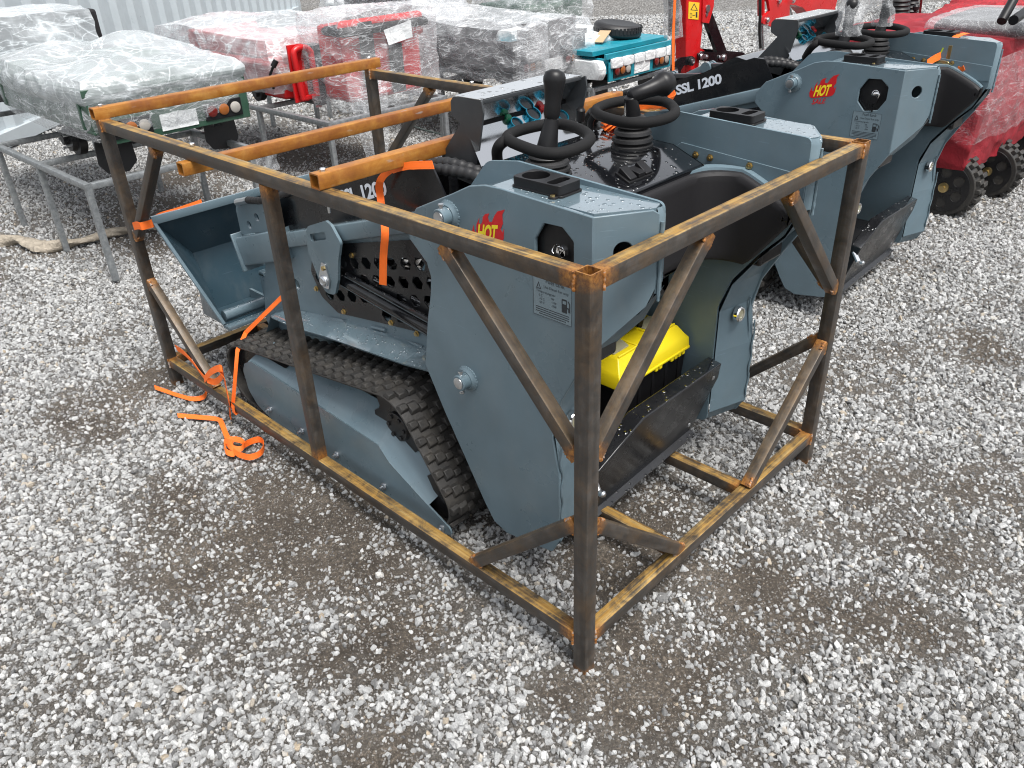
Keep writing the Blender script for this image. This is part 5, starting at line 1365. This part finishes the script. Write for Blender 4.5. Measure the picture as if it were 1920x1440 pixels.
for k in range(40):
    a = k*2*PI/40; ty.obox(V(5.10+.214*math.cos(a), 3.82+.214*math.sin(a), .79), V(math.cos(a), math.sin(a), 0), V(-math.sin(a), math.cos(a), 0), V(0,0,1), .008, .022, .05)
part('spare_tyre', ty, 'rubber_black', t4, og4)
part('card', MB().obox(V(4.78, 3.75, .77), V(.9,.3,.3).normalized(), V(-.3,.95,0).normalized(), V(-.3,0,.95).normalized(), .22, .10, .006), 'card', t4, og4)
stand(4.36, 5.40, 3.50, 5.4, .42, (4.4,), 'low galvanised stand under the turquoise truck')
# far wrapped machines behind
for i, (x0, x1, y0, y1, z0, z1, m_, lb) in enumerate(((5.0, 6.2, 7.0, 8.2, .45, .98, 'white_foam', 'pale wrapped machine far behind the tall red one'), (6.4, 7.4, 6.1, 7.0, .5, .86, 'green', 'wrapped green-grey machine end beyond the dark grey truck'))):
    og = V((x0+x1)/2, (y0+y1)/2, 0); r = empty('wrapped_machine', og, lb, 'machine', 'wrapped machines on steel stands')
    part('body', MB().box(x0, x1, y0, y1, z0, z1-.1), m_, r, og, bevel=.05)
    part('stretch_film', crumple(x0-.06, x1+.06, y0-.06, y1+.06, z0-.04, z1, .07, (), 70+i, 18), 'film', r, og, smooth=50)
    for x in (x0+.1, x1-.1):
        for y in (y0+.1, y1-.1): part('leg', MB().beam((x, y, 0), (x, y, z0), .05, up=(0,1,0)), 'galv', r, og)

# ------------------------------------------------------------------ red excavator arms
def excavator():
    Y = 2.45; og = V(4.2, Y, 0); r = empty('excavator', og, 'upright red excavator dipper arm with black thumb and link, behind the second loader', 'excavator')
    def W(px, py, t): p = P(px, py, 'y', Y); return V(p.x, Y+t, p.z)
    def outl(nm, pts, t0, t1, m_, par=r, holes=(), **k):
        q = [P(x, y, 'y', Y) for x, y in pts]; hh = [[(P(x, y, 'y', Y).x, P(x, y, 'y', Y).z) for x, y in h] for h in holes]
        return part(nm, MB().plate([(p.x, p.z) for p in q], hh, lambda a, b, t: V(a, Y+t, b), t0, t1), m_, par, og, **k)
    arm = outl('dipper_arm', [(1290, -120), (1336, -120), (1334, 10), (1328, 40), (1318, 45), (1310, 130), (1306, 190), (1285, 190), (1287, 0)], 0, .09, 'red', bevel=.006)
    outl('arm_plate', [(1318, -60), (1340, -60), (1336, 12), (1327, 44), (1314, 42)], -.012, .0, 'red', arm, bevel=.003)
    st = outl('warning_sticker', [(1291, 3), (1311, 5), (1309, 37), (1290, 35)], -.0022, -.0005, 'warn', arm, smooth=0)
    outl('pictogram', [(1294, 19), (1308, 20), (1301, 6)], -.0028, -.0023, 'ink', st, holes=[[(1296, 18), (1306, 18.6), (1301, 8.5)]], smooth=0)
    outl('pictogram', [(1304, 22.5), (1307, 22.5), (1307, 33), (1304, 33)], -.0028, -.0023, 'ink', st, smooth=0)
    outl('pictogram', [(1293, 24), (1297, 24.3), (1297, 33), (1293, 33)], -.0028, -.0023, 'ink', st, holes=[[(1293.7, 24.9), (1296.3, 25), (1296.3, 32.3), (1293.7, 32.3)]], smooth=0)
    outl('pictogram', [(1298, 28), (1303, 28), (1303, 29.2), (1298, 29.2)], -.0028, -.0023, 'ink', st, smooth=0)
    outl('link_bar', [(1331, 8), (1334, 7), (1369, 100), (1350, 100), (1330, 45)], .02, .05, 'black', bevel=.002)
    th = outl('thumb', fillet([(1303, 100), (1310, 96), (1400, 101), (1412, 108), (1408, 122), (1375, 124), (1370, 118), (1350, 118), (1303, 112)], 3), -.03, -.015, 'black', bevel=.002)
    outl('thumb', fillet([(1325, 93), (1330, 92), (1415, 100), (1420, 104), (1408, 112), (1330, 104)], 3), .10, .115, 'black', bevel=.002)
    outl('gusset', [(1306, 80), (1328, 96), (1306, 97)], .03, .06, 'red', arm)
    outl('quick_link', fillet([(1254, 130), (1258, 115), (1270, 107), (1292, 104), (1297, 112), (1292, 120), (1276, 122), (1270, 132), (1274, 148), (1262, 148)], 3), -.03, -.01, 'black', bevel=.003)
    for x, y, r_, par in ((1287.5, 114, .030, 0), (1256.5, 133, .026, 0), (1287, 138, .030, 0)):
        c = W(x, y, -.032); b = part('bush', MB().lathe(c, (0,-1,0), [(0, r_), (.02, r_)], 22), 'rubber_black', r, og); part('pin', MB().lathe(c+V(0,-.02,0), (0,-1,0), [(0, r_*.62), (.006, r_*.62), (.0065, r_*.35), (.003, r_*.3)], 18), 'zinc', b, og)
    for pts in (((1308, 105), (1318, 105.5)), ((1351, 107), (1342, 106.5))):
        a, b = W(*pts[0], -.034), W(*pts[1], -.034)
        p_ = part('pin_plate', MB().lathe(a, (0,-1,0), [(0, .026), (.004, .026)], 20).lathe(b, (0,-1,0), [(0, .016), (.0035, .016)], 16).beam(a+V(0,-.0015,0), b+V(0,-.0015,0), .003, .03, up=(0,0,1), cham=.0005), 'zinc', th, og)
        part('pin', MB().lathe(a+V(0,-.004,0), (0,-1,0), [(0, .017), (.008, .017)], 18).lathe(b+V(0,-.004,0), (0,-1,0), [(0, .008), (.006, .008)], 6), 'zinc', p_, og)
    a, b = W(1324, 16, -.014), W(1322, 27, -.014)
    p_ = part('pin_plate', MB().lathe(a, (0,-1,0), [(0, .026), (.004, .026)], 20).lathe(b, (0,-1,0), [(0, .013), (.0035, .013)], 16), 'zinc', arm, og)
    # cylinder in torn plastic
    cy = part('cylinder', MB().tube([W(1274, -120, .04), W(1272, 66, .04)], .038, 18), 'black', r, og)
    part('rod', MB().tube([W(1272, 66, .04), W(1268, 150, .04)], .016, 14), 'chrome', cy, og)
    rng = random.Random(4)
    bag = MB(); n_ = 12; pts_ = []
    for i in range(14):
        c = W(1271-i*.2, 70-i*14, .04)
        for k in range(n_):
            a_ = k*2*PI/n_; rr_ = (.052 if i else .058)*rng.uniform(.9, 1.35); pts_.append(c+V(rr_*math.cos(a_)*(1.2 if i < 3 else 1), rr_*math.sin(a_), 0))
    bag.add(pts_, [(i*n_+k, i*n_+(k+1) % n_, (i+1)*n_+(k+1) % n_, (i+1)*n_+k) for i in range(13) for k in range(n_)]); part('plastic_sleeve', bag, 'bag', cy, og, smooth=180)
    o = MB().ribbon([W(1254, -120, -.05), W(1253.5, 0, -.05), W(1251, 60, -.05), W(1251, 140, -.05), W(1252, 190, -.05)], V(1, 0, 0), .030).build('strap', M['web'], None, og, smooth=60)
    tag(o, 'upright orange strap hanging beside the red excavator arm', 'strap', SG)
    # second machine's boom further right
    Y2 = 2.7; og2 = V(5.4, Y2, 0); r2 = empty('excavator', og2, 'curved red excavator boom with hose and ram above the second loader dash', 'excavator')
    def outl2(nm, pts, t0, t1, m_, par=r2, **k):
        q = [P(x, y, 'y', Y2) for x, y in pts]; return part(nm, MB().plate([(p.x, p.z) for p in q], [], lambda a, b, t: V(a, Y2+t, b), t0, t1), m_, par, og2, **k)
    def W2(px, py, t): p = P(px, py, 'y', Y2); return V(p.x, Y2+t, p.z)
    outl2('boom', fillet([(1440, -80), (1590, -80), (1560, 40), (1545, 55), (1520, 30), (1505, 14), (1490, 9), (1470, 9), (1462, 5), (1455, 3)], 3), 0, .12, 'red', bevel=.006)
    outl2('ram_bracket', fillet([(1424, -60), (1440, -60), (1446, 0), (1475, 8), (1474, 40), (1470, 60), (1424, 44), (1428, 30), (1438, 20)], 2), -.03, -.005, 'red', bevel=.004)
    part('ram', MB().tube([W2(1430, -60, .02), W2(1431, 28, .02)], .030, 14), 'red', r2, og2)
    part('rod', MB().tube([W2(1486, 6, .05), W2(1494, 32, .05)], .018, 12).tube([W2(1430, 40, .02), W2(1433, 110, .02)], .022, 12), 'chrome', r2, og2)
    part('hose', MB().tube(spline([W2(1421, -80, -.02), W2(1419, 0, -.03), W2(1421, 30, -.02), W2(1424, 60, .0), W2(1426, 90, 0)], 6), .012, 10), 'rubber_black', r2, og2)
    for x, y in ((1454, 1), (1480, 1), (1432, 37)):
        part('pin', MB().lathe(W2(x, y, -.031), (0,-1,0), [(0, .022), (.012, .022), (.0125, .014), (.020, .014)], 18), 'zinc', r2, og2)
    rng = random.Random(12); bag = MB(); pts_ = []
    for i in range(9):
        c = W2(1432+i*.6, 44+i*8, .02)
        for k in range(10):
            a_ = k*2*PI/10; rr_ = .05*rng.uniform(.8, 1.4); pts_.append(c+V(rr_*math.cos(a_), rr_*math.sin(a_), 0))
    bag.add(pts_, [(i*10+k, i*10+(k+1) % 10, (i+1)*10+(k+1) % 10, (i+1)*10+k) for i in range(8) for k in range(10)]); part('plastic_sleeve', bag, 'bag', r2, og2, smooth=180)
excavator()

# ------------------------------------------------------------------ plastic bags over the second loader's levers
def bag(name, path, rad, seed, label):
    rng = random.Random(seed); mb = MB(); pts_ = []; n_ = 18; sp = spline(path, 4)
    for i, c in enumerate(sp):
        t = i/(len(sp)-1); r_ = rad[0]+(rad[1]-rad[0])*t
        for k in range(n_):
            a = k*2*PI/n_; q = r_*(1+.28*noise.noise(Vector((k*.9+seed, i*.45, seed)))+.16*math.sin(k*2.1+i*.2)); pts_.append(c+V(q*math.cos(a), q*math.sin(a), 0))
    m_ = len(sp); mb.add(pts_, [(i*n_+k, i*n_+(k+1) % n_, (i+1)*n_+(k+1) % n_, (i+1)*n_+k) for i in range(m_-1) for k in range(n_)]+[tuple(range((m_-1)*n_, m_*n_))])
    top(name, mb, 'bag', path[0], label, 'plastic bag', 'clear plastic bags over the levers of the second loader', smooth=180)
yb_ = .70
bag('plastic_bag', [P(1590, 66, 'y', yb_), P(1592, 45, 'y', yb_), P(1598, 22, 'y', yb_), P(1606, 0, 'y', yb_), P(1610, -22, 'y', yb_)], (.052, .052), 3, 'wide clear plastic bag over the left lever of the second loader')
bag('plastic_bag', [P(1653, 48, 'y', yb_), P(1655, 30, 'y', yb_), P(1652, 12, 'y', yb_), P(1655, -6, 'y', yb_), P(1657, -22, 'y', yb_)], (.045, .045), 5, 'narrow clear plastic bag over the right lever of the second loader')

# ------------------------------------------------------------------ red cloth wrapped machines at the right
def red_machine():
    og = V(4.85, 1.0, 0); r = empty('wrapped_machine', og, 'machine on knobbly black wheels bound in red cloth and stretch film, right edge', 'machine', 'machines bound in red cloth')
    cl = crumple(4.12, 5.75, .46, 1.55, .27, 1.0, .035, (), 81, 34, .04)
    part('red_cloth', cl, 'red_cloth', r, og, smooth=180)
    part('stretch_film', crumple(4.085, 5.785, .425, 1.585, .44, .93, .030, (), 85, 34, .03, notop=True), 'film_red', r, og, smooth=180)
    part('chassis', MB().box(4.25, 5.6, .55, 1.45, .16, .34), 'black_flat', r, og, bevel=.01)
    def wheel(x, y, z, rr, w_):
        b = MB().lathe((x, y, z), (1,0,0), [(0, rr*.80), (0, rr*.94), (.02, rr), (w_-.02, rr), (w_, rr*.94), (w_, rr*.8)], 44)
        rng = random.Random(int(x*10))
        for k in range(22):
            a = k*2*PI/22
            for row in (0, 1):
                a2 = a+row*PI/22; c = V(x+w_*(.28+.44*row), y+math.cos(a2)*(rr+.004), z+math.sin(a2)*(rr+.004))
                b.obox(c, V(1,0,0), V(0, -math.sin(a2), math.cos(a2)), V(0, math.cos(a2), math.sin(a2)), w_*.46, rr*.15, .030)
        o = part('wheel', b, 'rubber', r, og, bevel=.003, seg=1)
        hs_ = [circ(y+rr*.50*math.cos(k*PI/3+.5), z+rr*.50*math.sin(k*PI/3+.5), rr*.17, 18) for k in range(6)]
        rim = MB().plate(circ(y, z, rr*.80, 40), hs_, lambda a, c, t: V(x+t, a, c), -.004, .012); rm = part('rim', rim, 'black_flat', o, og, bevel=.001)
        part('hub', MB().lathe((x-.004, y, z), (-1,0,0), [(0, rr*.17), (.01, rr*.16), (.012, rr*.08), (.03, rr*.08)], 16), 'gold', rm, og)
    wheel(4.18, .585, .175, .185, .15); wheel(4.72, .50, .165, .175, .14); wheel(4.18, 1.25, .175, .185, .15); wheel(5.4, .45, .17, .17, .14)
    for k in range(2): part('fitting', MB().lathe((4.55+k*.12, .52, .24), (0,0,1), [(0, .015), (.03, .015), (.03, .009), (.06, .009)], 8), 'zinc', r, og)
    cushion = crumple(4.52, 5.35, .42, .98, 1.0, 1.07, .008, (), 5, 18, .05, bottom=True)
    se = part('seat', cushion, 'plastic_soft', r, og, smooth=60)
    part('film', crumple(4.48, 5.39, .38, 1.02, .99, 1.08, .016, (), 6, 22, .03), 'bag', se, og, smooth=180)
    part('grab_bar', MB().tube(spline([P(1878, 40, 'y', .5), P(1888, 22, 'y', .5), P(1900, 0, 'y', .5), P(1912, -25, 'y', .5)], 4), .026, 12).tube(spline([P(1900, 38, 'y', .42), P(1925, 20, 'y', .42), P(1950, -5, 'y', .42)], 4), .026, 12), 'plastic', r, og)
    og = V(6.2, 1.5, 0); r = empty('wrapped_machine', og, 'machine under bright red fleece cloth behind the second loader', 'machine', 'machines bound in red cloth')
    part('red_fleece', crumple(5.7, 7.4, .95, 1.42, .25, .96, .05, ((6.2, 1.2, .05, .4),), 83, 34), 'red_fur', r, og, smooth=180)
    part('skid', MB().box(5.7, 7.2, 1.05, 1.65, 0, .26), 'black_flat', r, og, bevel=.02)
    for k, (px, w_) in enumerate(((1712, .010), (1725, .010))): part('chrome_rod', MB().tube([P(px-6+k, 56, 'y', 1.7), P(px+3, -20, 'y', 1.7)], .016, 12), 'chrome', r, og)
    og = V(4.3, 1.62, 0); r = empty('wrapped_machine', og, 'control levers with ribbed black boots between the second loader and the red fleece', 'machine', 'machines bound in red cloth')
    part('pedestal', MB().box(4.05, 4.45, 1.45, 1.75, 0, .88), 'red', r, og, bevel=.02)
    for px, py, rr_, yy in ((1683, 34, .085, 1.55), (1706, 22, .062, 1.60)):
        c = P(px, py, 'y', yy); pr = []
        for i in range(8): pr += [(i*.028, rr_*(1-.05*i)), (i*.028+.012, rr_*(1.12-.05*i)), (i*.028+.022, rr_*(.98-.05*i))]
        b = part('rubber_boot', MB().lathe(c-V(0,0,.09), (0,0,1), pr+[(.24, .02)], 26), 'rubber_black', r, og)
    kb = P(1717, 15, 'y', 1.45); part('knob', MB().lathe(kb-V(0,0,.02), (0,0,1), [(0, .010), (.008, .022), (.03, .024), (.045, .012)], 16).tube([kb, kb-V(0,0,.10)], .009, 10), 'plastic', r, og)
red_machine()

# ------------------------------------------------------------------ white shipping container
def container():
    A = V(9.12, 15.17, 0); d = V(-8.24, -7.64, 0).normalized(); nn = V(-d.y, d.x, 0)   # nn points away from the camera
    if nn.dot(A-CAM_LOC) < 0: nn = -nn
    L = 12.19; H_ = 2.6; r = empty('shipping_container', A, 'long white corrugated steel shipping container at the top left', 'container')
    mb = MB(); p = .44; n_ = int((L-.3)/p); xs = [.15]; ds = [0]
    for i in range(n_):
        o = .15+i*p
        for a, b in ((.13, 0), (.20, .055), (.36, .055), (.44, 0)): xs.append(o+a); ds.append(b)
    vs = [A+d*x+nn*(y+.01)+V(0,0,z) for z in (.16, H_-.1) for x, y in zip(xs, ds)]; m_ = len(xs)
    mb.add(vs, [(i, i+1, m_+i+1, m_+i) for i in range(m_-1)]); part('corrugated_wall', mb, 'white_cont', r, A, smooth=0)
    fr = MB(); X, Y, Z = d, nn, V(0,0,1)
    def bx(x0, x1, y0, y1, z0, z1): fr.obox(A+d*((x0+x1)/2)+nn*((y0+y1)/2)+Z*((z0+z1)/2), X, Y, Z, x1-x0, y1-y0, z1-z0)
    bx(0, .15, -.02, .14, 0, H_); bx(L-.15, L, -.02, .14, 0, H_); bx(.15, L-.15, -.012, .08, 0.02, .16); bx(.15, L-.15, -.012, .08, H_-.1, H_)
    part('frame', fr, 'white_cont', r, A, bevel=.006)
    fr = MB(); bx(.02, L-.02, .15, 2.42, .1, H_-.02); part('shell', fr, 'white_cont', r, A)
container()

# ------------------------------------------------------------------ twisted sheet lying on the ground
pts = spline([P(x, y, 'z', .030) for x, y in ((-60, 450), (0, 452), (40, 450), (75, 462), (112, 460), (160, 450), (200, 438), (235, 432), (268, 425), (292, 422), (340, 415))], 8)
mb = MB(); n_ = 14; vs = []
for i, c in enumerate(pts):
    t = (pts[min(i+1, len(pts)-1)]-pts[max(i-1, 0)]).normalized(); s_ = t.cross(V(0,0,1)).normalized()
    R0 = .040 if i < 36 else .030
    for k in range(n_):
        a = k*2*PI/n_; rr_ = R0*(1+.30*math.cos(2*a+i*.30)+.10*math.sin(5*a+i*.7)); vs.append(c+s_*(rr_*math.cos(a))+V(0,0,rr_*.75*math.sin(a)))
mb.add(vs, [(i*n_+k, i*n_+(k+1) % n_, (i+1)*n_+(k+1) % n_, (i+1)*n_+k) for i in range(len(pts)-1) for k in range(n_)])
top('twisted_sheet', mb, 'rope', pts[0], 'dirty beige plastic sheet twisted like a rope on the gravel by the stand', 'plastic sheet', smooth=60)
# scrap of clear film hanging from the first stand
sc_ = MB(); vs = []
for i in range(9):
    for k in range(9):
        vs.append(V(1.325+k*.019, 3.72+.012*math.sin(k*1.3+i), .50-i*.016-.006*math.sin(k*.8)))
sc_.add(vs, [(i*9+k, i*9+k+1, (i+1)*9+k+1, (i+1)*9+k) for i in range(8) for k in range(8)])
top('film_scrap', sc_, 'bag', V(1.33, 3.72, .5), 'torn scrap of clear film hanging at the corner of the first stand', 'film scrap', smooth=180)
# thin green strap on the ground behind the crate
o = rib([P(760, 232, 'z', .01), P(780, 238, 'z', .01), P(805, 246, 'z', .01), P(830, 252, 'z', .01), P(850, 258, 'z', .01)], V(.5, .8, 0), .05, 5).build('strap', M['green'], None, P(760, 232, 'z', .01), smooth=60)
tag(o, 'dark green strap lying on the gravel behind the crate', 'strap', 'orange webbing straps on the machines and the ground')
del o['group']
